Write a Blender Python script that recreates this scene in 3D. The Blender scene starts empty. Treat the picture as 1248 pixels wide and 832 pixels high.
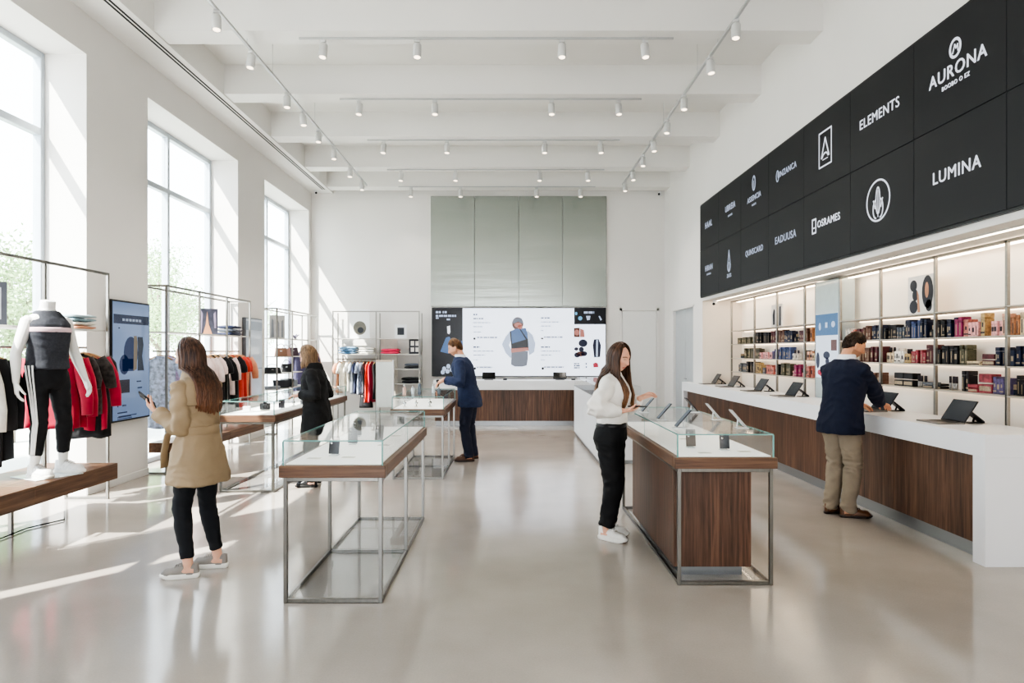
import bpy, bmesh, math, random
import numpy as np
from mathutils import Vector, Matrix, noise
PI = math.pi
rnd = random.Random(7)
SC = bpy.context.scene
COL = SC.collection
V = Vector

# ---------------------------------------------------------------- helpers
def lin(h):
    h = h.lstrip('#')
    r = [int(h[i:i+2], 16)/255 for i in (0, 2, 4)]
    return tuple(c/12.92 if c <= .04045 else ((c+.055)/1.055)**2.4 for c in r)

class MB:
    """collects shapes, then links them as ONE mesh object"""
    def __init__(s):
        s.v, s.f, s.m, s.sm = [], [], [], []
    def add(s, vs, fs, mi=0, smooth=False, M=None):
        k = len(s.v)
        if M is not None: vs = [M @ V(p) for p in vs]
        s.v.extend([tuple(p) for p in vs])
        for f in fs:
            s.f.append(tuple(i+k for i in f)); s.m.append(mi); s.sm.append(smooth)
        return s
    def box(s, x0, x1, y0, y1, z0, z1, mi=0, b=0.0, M=None):
        if b <= 0:
            vs = [(x, y, z) for z in (z0, z1) for y in (y0, y1) for x in (x0, x1)]
            fs = [(0, 2, 3, 1), (4, 5, 7, 6), (0, 1, 5, 4), (2, 6, 7, 3), (0, 4, 6, 2), (1, 3, 7, 5)]
            return s.add(vs, fs, mi, False, M)
        b = min(b, (x1-x0)*.49, (y1-y0)*.49, (z1-z0)*.49)
        vs, idx = [], {}
        for i, (X, sx) in enumerate(((x0, 1), (x1, -1))):
            for j, (Y, sy) in enumerate(((y0, 1), (y1, -1))):
                for k, (Z, sz) in enumerate(((z0, 1), (z1, -1))):
                    for a in range(3):
                        p = [X+sx*b, Y+sy*b, Z+sz*b]; p[a] = (X, Y, Z)[a]
                        idx[i, j, k, a] = len(vs); vs.append(p)
        I = lambda i, j, k, a: idx[i, j, k, a]
        fs = []
        for e in (0, 1):
            fs.append((I(e,0,0,0), I(e,1,0,0), I(e,1,1,0), I(e,0,1,0)))
            fs.append((I(0,e,0,1), I(1,e,0,1), I(1,e,1,1), I(0,e,1,1)))
            fs.append((I(0,0,e,2), I(1,0,e,2), I(1,1,e,2), I(0,1,e,2)))
        for p in (0, 1):
            for q in (0, 1):
                fs.append((I(0,p,q,1), I(1,p,q,1), I(1,p,q,2), I(0,p,q,2)))
                fs.append((I(p,0,q,0), I(p,1,q,0), I(p,1,q,2), I(p,0,q,2)))
                fs.append((I(p,q,0,0), I(p,q,1,0), I(p,q,1,1), I(p,q,0,1)))
        for i in (0, 1):
            for j in (0, 1):
                for k in (0, 1):
                    fs.append((I(i,j,k,0), I(i,j,k,1), I(i,j,k,2)))
        return s.add(vs, fs, mi, False, M)
    def cbox(s, c, d, mi=0, b=0.0, M=None):
        return s.box(c[0]-d[0]/2, c[0]+d[0]/2, c[1]-d[1]/2, c[1]+d[1]/2, c[2]-d[2]/2, c[2]+d[2]/2, mi, b, M)
    def loft(s, rings, mi=0, cap=True, smooth=True, M=None):
        n = len(rings[0]); vs = [p for r in rings for p in r]; fs = []
        for a in range(len(rings)-1):
            for i in range(n):
                j = (i+1) % n
                fs.append((a*n+i, a*n+j, (a+1)*n+j, (a+1)*n+i))
        if cap:
            fs.append(tuple(range(n-1, -1, -1))); fs.append(tuple((len(rings)-1)*n+i for i in range(n)))
        return s.add(vs, fs, mi, smooth, M)
    def tube(s, pts, r, n=8, mi=0, cap=True, smooth=True, flat=1.0, up=None, M=None):
        pts = [V(p) for p in pts]; m = len(pts)
        if not hasattr(r, '__len__'): r = [r]*m
        rings = []; u = V(up) if up else None
        for i in range(m):
            t = (pts[min(i+1, m-1)]-pts[max(i-1, 0)])
            t = t.normalized() if t.length > 1e-9 else V((0, 0, 1))
            if u is None:
                u = V((0, 0, 1)) if abs(t.z) < .9 else V((1, 0, 0))
            a = u - t*u.dot(t)
            if a.length < 1e-5: a = t.orthogonal()
            a.normalize(); b = t.cross(a); u = a if up is None else V(up)
            rings.append([pts[i]+a*(r[i]*math.cos(2*PI*k/n)*flat)+b*(r[i]*math.sin(2*PI*k/n)) for k in range(n)])
        return s.loft(rings, mi, cap, smooth, M)
    def lathe(s, prof, n=16, c=(0, 0, 0), mi=0, M=None, smooth=True):
        rings = [[V((c[0]+max(r, 1e-4)*math.cos(2*PI*k/n), c[1]+max(r, 1e-4)*math.sin(2*PI*k/n), c[2]+z)) for k in range(n)] for r, z in prof]
        return s.loft(rings, mi, True, smooth, M)
    def prism(s, poly, d, mi=0, M=None):
        """poly: (x,z) outline, extruded along y by d"""
        n = len(poly)
        vs = [(x, 0, z) for x, z in poly]+[(x, d, z) for x, z in poly]
        fs = [tuple(range(n)), tuple(range(2*n-1, n-1, -1))]+[(i, (i+1) % n, n+(i+1) % n, n+i) for i in range(n)]
        return s.add(vs, fs, mi, False, M)
    def ball(s, c, r, nu=14, nv=10, mi=0, M=None):
        if not hasattr(r, '__len__'): r = (r, r, r)
        rings = []
        for j in range(nv+1):
            th = PI*(j+.02)/(nv+.04)
            rings.append([V((c[0]+r[0]*math.sin(th)*math.cos(2*PI*k/nu), c[1]+r[1]*math.sin(th)*math.sin(2*PI*k/nu), c[2]+r[2]*math.cos(th))) for k in range(nu)])
        return s.loft(rings, mi, True, True, M)
    def mesh(s, name):
        me = bpy.data.meshes.new(name)
        me.from_pydata(s.v, [], s.f); me.update()
        bm = bmesh.new(); bm.from_mesh(me); bmesh.ops.recalc_face_normals(bm, faces=bm.faces); bm.to_mesh(me); bm.free()
        me.polygons.foreach_set('material_index', s.m); me.polygons.foreach_set('use_smooth', s.sm)
        return me
    def build(s, name, mats, parent=None, loc=None, label=None):
        me = s.mesh(name)
        for m in (mats if isinstance(mats, (list, tuple)) else [mats]): me.materials.append(m)
        o = bpy.data.objects.new(name, me); COL.objects.link(o)
        if parent is not None: o.parent = parent
        if loc is not None: o.location = loc
        if label: o['label'] = label
        return o

def tag(o, label=None, cat=None, group=None, kind=None):
    if label: o['label'] = label
    if cat: o['category'] = cat
    if group: o['group'] = group
    if kind: o['kind'] = kind
    return o
def thing(name, label, cat, loc=(0, 0, 0), rz=0, group=None, kind=None):
    o = bpy.data.objects.new(name, None); COL.objects.link(o)
    o.location = loc; o.rotation_euler = (0, 0, rz); o.empty_display_size = .1
    return tag(o, label, cat, group, kind)
def struct(name, mb, mat):
    return tag(mb.build(name, mat), kind='structure')
def dup(o, loc, rz=None, label=None, group=None):
    c = o.copy(); COL.objects.link(c); c.location = loc
    if rz is not None: c.rotation_euler = (0, 0, rz)
    if label: c['label'] = label
    if group: c['group'] = group
    for ch in list(o.children):
        d = ch.copy(); COL.objects.link(d); d.parent = c
        for g in list(ch.children):
            e = g.copy(); COL.objects.link(e); e.parent = d
    return c
ORD = 'first second third fourth fifth sixth seventh eighth ninth tenth eleventh twelfth thirteenth fourteenth fifteenth sixteenth seventeenth eighteenth nineteenth twentieth'.split()
TENS = {2: 'twenty', 3: 'thirty', 4: 'forty', 5: 'fifty', 6: 'sixty'}
def ordw(k):
    if k < 20: return ORD[k]
    n = k+1
    return (TENS[n//10]+'-'+ORD[n % 10-1]) if n % 10 else TENS[n//10][:-1]+'ieth'
def px(x, y, d):
    return V(((x-620)/800*d, d, 1.6-(y-428)/800*d))

# text outlines as flat mesh data (built-in font)
_fc = {}
def text_geo(t, size, extrude=.0015, align='CENTER', shear=0.0):
    k = (t, size, align)
    if k in _fc: return _fc[k]
    cu = bpy.data.curves.new('lettering', 'FONT'); cu.body = t; cu.size = size; cu.align_x = align; cu.align_y = 'CENTER'
    cu.extrude = extrude; cu.resolution_u = 3; cu.space_character = 1.1
    o = bpy.data.objects.new('lettering', cu); COL.objects.link(o)
    me = bpy.data.meshes.new_from_object(o.evaluated_get(bpy.context.evaluated_depsgraph_get()))
    vs = [tuple(v.co) for v in me.vertices]; fs = [tuple(p.vertices) for p in me.polygons]
    bpy.data.objects.remove(o); bpy.data.curves.remove(cu); bpy.data.meshes.remove(me)
    _fc[k] = (vs, fs); return vs, fs

# ---------------------------------------------------------------- materials
def nodes(name):
    m = bpy.data.materials.new(name); m.use_nodes = True
    nt = m.node_tree; nt.nodes.clear()
    out = nt.nodes.new('ShaderNodeOutputMaterial')
    return m, nt, out
def N(nt, t, **kw):
    n = nt.nodes.new(t)
    for k, v in kw.items():
        if k in n.inputs.keys(): n.inputs[k].default_value = v
        else: setattr(n, k, v)
    return n
def coords(nt, scale=(1, 1, 1), kind='Object'):
    tc = N(nt, 'ShaderNodeTexCoord'); mp = N(nt, 'ShaderNodeMapping'); mp.inputs['Scale'].default_value = scale
    nt.links.new(tc.outputs[kind], mp.inputs['Vector']); return mp.outputs[0]
_pm = {}
def P(name, col, rough=.5, metal=0.0, var=.06, scale=9.0, bump=0.0, bscale=60.0, spec=.5, emis=0.0, stretch=(1, 1, 1), coat=0.0, sheen=0.0, sss=0.0):
    if name in _pm: return _pm[name]
    m, nt, out = nodes(name); L = nt.links.new
    c = lin(col) if isinstance(col, str) else col
    b = N(nt, 'ShaderNodeBsdfPrincipled'); b.inputs['Roughness'].default_value = rough; b.inputs['Metallic'].default_value = metal
    b.inputs['Specular IOR Level'].default_value = spec; b.inputs['Coat Weight'].default_value = coat; b.inputs['Sheen Weight'].default_value = sheen
    if sss: b.inputs['Subsurface Weight'].default_value = sss; b.inputs['Subsurface Scale'].default_value = .01
    v = coords(nt, stretch)
    nz = N(nt, 'ShaderNodeTexNoise'); nz.inputs['Scale'].default_value = scale; nz.inputs['Detail'].default_value = 4; L(v, nz.inputs['Vector'])
    cr = N(nt, 'ShaderNodeMapRange'); cr.inputs['From Min'].default_value = .3; cr.inputs['From Max'].default_value = .7
    cr.inputs['To Min'].default_value = 1-var; cr.inputs['To Max'].default_value = 1+var; L(nz.outputs[0], cr.inputs[0])
    mx = N(nt, 'ShaderNodeMix', data_type='RGBA', blend_type='MULTIPLY'); mx.inputs[0].default_value = 1; mx.inputs[6].default_value = (*c, 1); L(cr.outputs[0], mx.inputs[7])
    L(mx.outputs[2], b.inputs['Base Color'])
    if emis: L(mx.outputs[2], b.inputs['Emission Color']); b.inputs['Emission Strength'].default_value = emis
    if bump:
        n2 = N(nt, 'ShaderNodeTexNoise'); n2.inputs['Scale'].default_value = bscale; n2.inputs['Detail'].default_value = 3; L(v, n2.inputs['Vector'])
        bp = N(nt, 'ShaderNodeBump'); bp.inputs['Strength'].default_value = bump; bp.inputs['Distance'].default_value = .01; L(n2.outputs[0], bp.inputs['Height']); L(bp.outputs[0], b.inputs['Normal'])
    L(b.outputs[0], out.inputs[0]); _pm[name] = m
    return m
def EM(name, col, strength):
    if name in _pm: return _pm[name]
    m, nt, out = nodes(name); L = nt.links.new
    c = lin(col) if isinstance(col, str) else col
    v = coords(nt); nz = N(nt, 'ShaderNodeTexNoise'); nz.inputs['Scale'].default_value = 3; L(v, nz.inputs['Vector'])
    mr = N(nt, 'ShaderNodeMapRange'); mr.inputs['To Min'].default_value = strength*.97; mr.inputs['To Max'].default_value = strength*1.03; L(nz.outputs[0], mr.inputs[0])
    e = N(nt, 'ShaderNodeEmission'); e.inputs[0].default_value = (*c, 1); L(mr.outputs[0], e.inputs[1]); L(e.outputs[0], out.inputs[0]); _pm[name] = m
    return m
def SCR(name, col, strength, rough=.25):
    """an illuminated display: emission under a glossy face"""
    if name in _pm: return _pm[name]
    m, nt, out = nodes(name); c = lin(col) if isinstance(col, str) else col
    b = N(nt, 'ShaderNodeBsdfPrincipled'); b.inputs['Base Color'].default_value = (*[x*.15 for x in c], 1); b.inputs['Roughness'].default_value = rough
    v = coords(nt); nz = N(nt, 'ShaderNodeTexNoise'); nz.inputs['Scale'].default_value = 2.5; nt.links.new(v, nz.inputs['Vector'])
    mr = N(nt, 'ShaderNodeMapRange'); mr.inputs['To Min'].default_value = strength*.94; mr.inputs['To Max'].default_value = strength*1.06; nt.links.new(nz.outputs[0], mr.inputs[0])
    b.inputs['Emission Color'].default_value = (*c, 1); nt.links.new(mr.outputs[0], b.inputs['Emission Strength'])
    nt.links.new(b.outputs[0], out.inputs[0]); _pm[name] = m
    return m
def WOOD(name, cols, axis='z', plank=.11, across='y', rough=.38, pvar=.22):
    """walnut: grain runs along axis; planks vary across the given axis"""
    m, nt, out = nodes(name); L = nt.links.new
    tc = N(nt, 'ShaderNodeTexCoord'); mp = N(nt, 'ShaderNodeMapping')
    sc = {'x': (1.1, 26, 26), 'y': (26, 1.1, 26), 'z': (26, 26, 1.1)}[axis]; mp.inputs['Scale'].default_value = sc; L(tc.outputs['Object'], mp.inputs[0])
    sx = N(nt, 'ShaderNodeSeparateXYZ'); L(tc.outputs['Object'], sx.inputs[0])
    dv = N(nt, 'ShaderNodeMath', operation='DIVIDE'); dv.inputs[1].default_value = plank; L(sx.outputs['xyz'.index(across)], dv.inputs[0])
    of = N(nt, 'ShaderNodeMath', operation='ADD'); of.inputs[1].default_value = .5; L(dv.outputs[0], of.inputs[0]); fl = N(nt, 'ShaderNodeMath', operation='FLOOR'); L(of.outputs[0], fl.inputs[0])
    wn = N(nt, 'ShaderNodeTexWhiteNoise', noise_dimensions='1D'); L(fl.outputs[0], wn.inputs['W'])
    ad = N(nt, 'ShaderNodeVectorMath', operation='ADD'); L(mp.outputs[0], ad.inputs[0])
    sv = N(nt, 'ShaderNodeVectorMath', operation='SCALE'); sv.inputs['Scale'].default_value = 37; L(wn.outputs['Color'], sv.inputs[0]); L(sv.outputs[0], ad.inputs[1])
    nz = N(nt, 'ShaderNodeTexNoise'); nz.inputs['Scale'].default_value = 1.6; nz.inputs['Detail'].default_value = 6; nz.inputs['Roughness'].default_value = .62; nz.inputs['Distortion'].default_value = .5; L(ad.outputs[0], nz.inputs['Vector'])
    cr = N(nt, 'ShaderNodeValToRGB'); e = cr.color_ramp.elements
    e[0].position = .3; e[0].color = (*lin(cols[0]), 1); e[1].position = .72; e[1].color = (*lin(cols[2]), 1); k = e.new(.5); k.color = (*lin(cols[1]), 1)
    L(nz.outputs[0], cr.inputs[0])
    mr = N(nt, 'ShaderNodeMapRange'); mr.inputs['To Min'].default_value = 1-pvar; mr.inputs['To Max'].default_value = 1+pvar; L(wn.outputs['Value'], mr.inputs[0])
    mx = N(nt, 'ShaderNodeMix', data_type='RGBA', blend_type='MULTIPLY'); mx.inputs[0].default_value = 1; L(cr.outputs[0], mx.inputs[6]); L(mr.outputs[0], mx.inputs[7])
    b = N(nt, 'ShaderNodeBsdfPrincipled'); b.inputs['Roughness'].default_value = rough; L(mx.outputs[2], b.inputs['Base Color'])
    bp = N(nt, 'ShaderNodeBump'); bp.inputs['Strength'].default_value = .12; bp.inputs['Distance'].default_value = .004; L(nz.outputs[0], bp.inputs['Height']); L(bp.outputs[0], b.inputs['Normal'])
    L(b.outputs[0], out.inputs[0]); return m
def GLASS(name, tint, refl=1.0):
    m, nt, out = nodes(name); L = nt.links.new
    ge = N(nt, 'ShaderNodeNewGeometry'); dt = N(nt, 'ShaderNodeVectorMath', operation='DOT_PRODUCT'); L(ge.outputs['Normal'], dt.inputs[0]); L(ge.outputs['Incoming'], dt.inputs[1])
    ab = N(nt, 'ShaderNodeMath', operation='ABSOLUTE'); L(dt.outputs['Value'], ab.inputs[0]); iv = N(nt, 'ShaderNodeMath', operation='SUBTRACT'); iv.inputs[0].default_value = 1; L(ab.outputs[0], iv.inputs[1])
    pw = N(nt, 'ShaderNodeMath', operation='POWER'); pw.inputs[1].default_value = 5; L(iv.outputs[0], pw.inputs[0]); fr = N(nt, 'ShaderNodeMath', operation='MULTIPLY_ADD'); fr.inputs[1].default_value = .6; fr.inputs[2].default_value = .02; L(pw.outputs[0], fr.inputs[0])
    v = coords(nt); nz = N(nt, 'ShaderNodeTexNoise'); nz.inputs['Scale'].default_value = 2.0; L(v, nz.inputs['Vector'])
    mr = N(nt, 'ShaderNodeMapRange'); mr.inputs['To Min'].default_value = .9*refl; mr.inputs['To Max'].default_value = 1.1*refl; L(nz.outputs[0], mr.inputs[0])
    mu = N(nt, 'ShaderNodeMath', operation='MULTIPLY'); L(fr.outputs[0], mu.inputs[0]); L(mr.outputs[0], mu.inputs[1])
    t = N(nt, 'ShaderNodeBsdfTransparent'); t.inputs[0].default_value = (*tint, 1)
    g = N(nt, 'ShaderNodeBsdfGlossy'); g.inputs['Roughness'].default_value = .02
    mx = N(nt, 'ShaderNodeMixShader'); L(mu.outputs[0], mx.inputs[0]); L(t.outputs[0], mx.inputs[1]); L(g.outputs[0], mx.inputs[2]); L(mx.outputs[0], out.inputs[0])
    return m

WALL = P('warm white wall paint', '#dfdcd8', .75, var=.015, scale=1.2, bump=.03, bscale=180)
CEILM = P('ceiling paint', '#dfddd9', .8, var=.015, scale=.8, bump=.02, bscale=150)
WHITE = P('white solid surface', '#e4e5e7', .33, var=.012, scale=3)
STEEL = P('brushed nickel', '#85837e', .28, 1.0, var=.08, scale=30, stretch=(1, 1, .1))
RACKM = P('satin nickel rack', '#98958f', .34, .95, var=.06, scale=30)
FRAMEM = P('window frame aluminium', '#b9c1c8', .4, .35, var=.04)
BLACK = P('black plastic', '#15161a', .35, var=.1)
DARK = P('charcoal device', '#2b2d33', .3, .2, var=.08)
CHROME = P('polished steel', '#c9c9c9', .18, 1.0, var=.03)
WALNUT_V = WOOD('walnut veneer upright grain', ('#3c281c', '#5f4333', '#7a5a45'), 'z', .10, 'y', .4)
WALNUT_VX = WOOD('walnut veneer upright grain on ends', ('#3c281c', '#5f4333', '#7a5a45'), 'z', .10, 'x', .4)
WALNUT_H = WOOD('walnut veneer lengthwise grain', ('#4c3527', '#684b38', '#806149'), 'y', 30, 'y', .4, .02)
WALNUT_HX = WOOD('walnut veneer crosswise grain', ('#4c3527', '#684b38', '#806149'), 'x', 30, 'x', .4, .02)
PANE = GLASS('clear pane', (.985, .995, .99), 1.0)
CASEGLASS = GLASS('display case glass', (.985, .995, .992), 1.0)
WINGLASS = GLASS('window glass', (.95, .97, .97), .8)
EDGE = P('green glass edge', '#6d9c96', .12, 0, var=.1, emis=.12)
DECK = P('white felt deck', '#f0eeea', .8, var=.02, emis=.25)  # deck is no lamp; emission added so it looks bright under the glass
# ---------------------------------------------------------------- camera, light
cam = bpy.data.cameras.new('camera'); camo = bpy.data.objects.new('camera', cam); COL.objects.link(camo)
camo.location = (0, 0, 1.6); camo.rotation_euler = (PI/2, 0, 0)
cam.sensor_width = 36; cam.lens = 800/1248*36; cam.shift_x = 4/1248; cam.shift_y = 12/1248; cam.clip_start = .05
SC.camera = camo
SC.view_settings.view_transform = 'AgX'; SC.view_settings.look = 'AgX - High Contrast'; SC.view_settings.exposure = -.08
SC.cycles.use_denoising = True; SC.cycles.max_bounces = 10; SC.cycles.diffuse_bounces = 5; SC.cycles.transparent_max_bounces = 24; SC.cycles.sample_clamp_indirect = 6
w = bpy.data.worlds.new('sky'); SC.world = w; w.use_nodes = True; nt = w.node_tree; nt.nodes.clear()
wo = nt.nodes.new('ShaderNodeOutputWorld'); bg = nt.nodes.new('ShaderNodeBackground')
tc = N(nt, 'ShaderNodeTexCoord'); sp = N(nt, 'ShaderNodeSeparateXYZ'); nt.links.new(tc.outputs['Generated'], sp.inputs[0])
wr = N(nt, 'ShaderNodeValToRGB'); nt.links.new(sp.outputs[2], wr.inputs[0])
e = wr.color_ramp.elements; e[0].position = 0; e[0].color = (.93, .96, 1, 1); e[1].position = .8; e[1].color = (.72, .84, 1, 1)
nt.links.new(wr.outputs[0], bg.inputs[0]); bg.inputs[1].default_value = 7.0; nt.links.new(bg.outputs[0], wo.inputs[0])
sun = bpy.data.lights.new('sun', 'SUN'); suno = bpy.data.objects.new('sun', sun); COL.objects.link(suno)
sun.energy = 22.0; sun.angle = .009; sun.color = (1, .95, .87)
suno.location = (-12, -8, 20); suno.rotation_euler = V((.9, 1.0, -1.48)).to_track_quat('-Z', 'Y').to_euler()

# ---------------------------------------------------------------- floor
def floor_mat():
    m, nt, out = nodes('polished concrete'); L = nt.links.new
    v = coords(nt)
    n1 = N(nt, 'ShaderNodeTexNoise'); n1.inputs['Scale'].default_value = .9; n1.inputs['Detail'].default_value = 5; L(v, n1.inputs[0])
    n2 = N(nt, 'ShaderNodeTexNoise'); n2.inputs['Scale'].default_value = 90; n2.inputs['Detail'].default_value = 3; L(v, n2.inputs[0])
    ad = N(nt, 'ShaderNodeMath', operation='MULTIPLY_ADD'); ad.inputs[1].default_value = .25; L(n2.outputs[0], ad.inputs[0]); L(n1.outputs[0], ad.inputs[2])
    cr = N(nt, 'ShaderNodeValToRGB'); e = cr.color_ramp.elements
    e[0].position = .42; e[0].color = (*lin('#9b938b'), 1); e[1].position = .85; e[1].color = (*lin('#b0a89f'), 1); L(ad.outputs[0], cr.inputs[0])
    b = N(nt, 'ShaderNodeBsdfPrincipled'); L(cr.outputs[0], b.inputs['Base Color'])
    mr = N(nt, 'ShaderNodeMapRange'); mr.inputs['To Min'].default_value = .09; mr.inputs['To Max'].default_value = .17; L(n1.outputs[0], mr.inputs[0]); L(mr.outputs[0], b.inputs['Roughness'])
    b.inputs['Specular IOR Level'].default_value = .75
    n3 = N(nt, 'ShaderNodeTexNoise'); n3.inputs['Scale'].default_value = 2.2; n3.inputs['Detail'].default_value = 2; L(v, n3.inputs[0])
    bp = N(nt, 'ShaderNodeBump'); bp.inputs['Strength'].default_value = .05; bp.inputs['Distance'].default_value = .03; L(n3.outputs[0], bp.inputs['Height']); L(bp.outputs[0], b.inputs['Normal'])
    L(b.outputs[0], out.inputs[0]); return m
XL, XR, YB, YF, ZC = -4.69, 3.7, 15.6, -4.5, 5.8
struct('floor', MB().box(XL-.56, 4.9, YF, YB+.2, -.12, 0), floor_mat())
struct('ceiling', MB().box(XL-.56, 4.9, YF, YB+.2, ZC, ZC+.15), CEILM)
ZB = 5.37
for k in range(5):
    y0 = 7.72+1.9*(k) if k < 4 else 15.05
    struct('ceiling_beam', MB().box(-4.17, XR, y0, y0+.34, ZB, ZC), CEILM)
for y0 in (5.82, 3.92, 2.02, .1, -1.8): struct('ceiling_beam', MB().box(-4.17, XR, y0, y0+.34, ZB, ZC), CEILM)
struct('ceiling_bulkhead', MB().box(XL, -4.17, YF, YB, ZB-.02, ZC), CEILM)
mb = MB()
for x in (-4.325, -4.275): mb.box(x, x+.026, .5, 15.2, ZB-.026, ZB-.019, 1)
mb.box(-4.345, -4.23, .5, 15.2, ZB-.023, ZB-.0195, 0)
sl = mb.build('linear_air_vent', [CEILM, P('vent shadow', '#1b1c1e', .7)]); tag(sl, 'long white linear air vent with twin dark slots along left ceiling bulkhead', 'vent')
# left wall with window openings
WIN = [(2.02, 2.92), (3.45, 7.29), (8.53, 11.37), (12.61, 15.40)]
TH = .55
mb = MB()
mb.box(XL-TH, XL, YF, YB+.2, 4.9, ZC)
prev = YF
for a, b in WIN:
    mb.box(XL-TH, XL, prev, a, 0, 4.9); prev = b
mb.box(XL-TH, XL, prev, YB+.2, 0, 4.9)
struct('wall_left', mb, WALL)
SILL = P('window reveal', '#e2e2e0', .6, var=.01)
for i, (a, b) in enumerate(WIN):
    r = thing('window_%d' % (i+1), 'tall left wall window, %s from the back wall' % ordw(3-i), 'window', (XL-TH+.04, (a+b)/2, 0), 0, None, 'structure')
    h = (b-a)/2; f = MB()
    for yy in (-h+.03, 0, h-.03): f.box(-.05, .05, yy-.03, yy+.03, 0, 4.9, b=.006)
    for z0, z1 in ((0, .07), (3.98, 4.06), (4.83, 4.9)): f.box(-.045, .045, -h, h, z0, z1, b=.005)
    f.build('window_frame', FRAMEM, r)
    for y0, y1 in ((-h+.06, -.03), (.03, h-.06)):
        for z0, z1 in ((.07, 3.98), (4.06, 4.83)):
            MB().box(-.004, .004, y0, y1, z0, z1).build('glass_pane', WINGLASS, r)
# back wall, right wall with niche
struct('wall_back', MB().box(XL, 4.9, YB, YB+.2, 0, ZC), WALL)
NY, NX, NZ, NB = 12.54, 4.45, 2.56, 2.6      # niche far end, back plane, soffit height, near end
mb = MB()
mb.box(XR, 4.9, NB, NY, NZ, ZC)
mb.box(XR, 4.9, YF, NB, 0, ZC)
mb.box(XR, 4.9, NY, 13.12, 0, ZC); mb.box(XR, 4.9, 14.82, YB, 0, ZC); mb.box(XR, 4.9, 13.12, 14.82, 2.55, ZC); mb.box(XR+.12, 4.9, 13.12, 14.82, 0, 2.55)
struct('wall_right', mb, WALL)
struct('wall_niche', MB().box(NX, 4.9, NB, NY, 0, NZ), P('glowing niche wall', '#f3e9dc', .6, var=.01, emis=.16))  # cream glow of the shelf wall is put into its own emission
struct('wall_niche_end', MB().box(XR+.002, NX-.001, NY-.012, NY-.001, .0, NZ-.001), P('niche end panel', '#eee3d5', .6, var=.01, emis=.05))  # thin added panel carrying the warm light tone and a faint glow
# unseen rear of the shop: open gap sized for fill light, white surround
mb = MB()
mb.box(XL, XR, YF-.2, YF, 3.6, ZC); mb.box(XL, XL+1.2, YF-.2, YF, 0, 3.6); mb.box(XR-1.2, XR, YF-.2, YF, 0, 3.6)
struct('wall_front_unseen', mb, WALL)
# baseboards
BB = P('baseboard paint', '#d9d8d4', .5, var=.01)
prev = YF; mb = MB()
for a, b in WIN: mb.box(XL, XL+.015, prev, a, 0, .09, b=.004); prev = b
mb.box(XL, XL+.015, prev, YB, 0, .09)
struct('baseboard_left', mb, BB)
struct('baseboard_back', MB().box(XL, XR, YB-.015, YB, 0, .09, b=.004), BB)
struct('baseboard_right', MB().box(XR-.015, XR, NY+.02, 13.08, 0, .09).box(XR-.015, XR, 14.86, YB, 0, .09), BB)
# doors
d = thing('door_1', 'grey double service door recessed in the right wall', 'door', (XR, 13.97, 0), 0, None, 'structure')
GD = P('grey door paint', '#b4b8ba', .45, var=.02)
for y0, y1 in ((-.84, -.005), (.005, .84)): MB().box(.06, .1, y0, y1, 0, 2.54, b=.003).build('door_leaf', GD, d)
MB().box(.0, .06, -.85, -.80, 0, 2.55).box(0, .06, .80, .85, 0, 2.55).box(0, .06, -.85, .85, 2.5, 2.55).build('door_frame', WALL, d)
MB().tube([(.06, -.08, 1.02), (.01, -.08, 1.02), (.01, -.2, 1.02)], .01).build('door_handle', CHROME, d)
d = thing('door_2', 'flush white door in the back wall', 'door', (3.1, YB, 0), 0, None, 'structure')
WD = P('white door paint', '#dfdedb', .4, var=.01)
MB().box(-.4, .4, -.022, 0, .005, 2.55, b=.003).build('door_leaf', WD, d)
MB().box(-.46, -.41, -.03, 0, 0, 2.62).box(.41, .46, -.03, 0, 0, 2.62).box(-.46, .46, -.03, 0, 2.565, 2.62).build('door_frame', WALL, d)
MB().tube([(-.33, -.02, 1.02), (-.33, -.06, 1.02), (-.22, -.06, 1.02)], .009).build('door_handle', CHROME, d)
# brushed metal cladding over the back screen, four sheets
def brushed():
    m, nt, out = nodes('brushed metal cladding'); L = nt.links.new
    v = coords(nt, (.25, 1, 4)); b = N(nt, 'ShaderNodeBsdfPrincipled'); b.inputs['Metallic'].default_value = .75; b.inputs['Roughness'].default_value = .24
    nz = N(nt, 'ShaderNodeTexNoise'); nz.inputs['Scale'].default_value = 1.4; nz.inputs['Detail'].default_value = 2; L(v, nz.inputs[0])
    cr = N(nt, 'ShaderNodeValToRGB'); cr.color_ramp.elements[0].color = (*lin('#aab0aa'), 1); cr.color_ramp.elements[1].color = (*lin('#bcc1bb'), 1); L(nz.outputs[0], cr.inputs[0]); L(cr.outputs[0], b.inputs['Base Color'])
    bp = N(nt, 'ShaderNodeBump'); bp.inputs['Strength'].default_value = .08; bp.inputs['Distance'].default_value = .05; L(nz.outputs[0], bp.inputs['Height']); L(bp.outputs[0], b.inputs['Normal'])
    L(b.outputs[0], out.inputs[0]); return m
BM = brushed(); t = thing('metal_cladding', 'tall brushed metal wall cladding in four sheets above the back screen', 'wall panel', (.24, YB, 2.66))
for k in range(4):
    x0 = -2.09+k*1.045; MB().box(x0, x0+1.037, -.04, -.002, 0, 2.62, b=.004).build('metal_sheet', BM, t)
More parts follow.
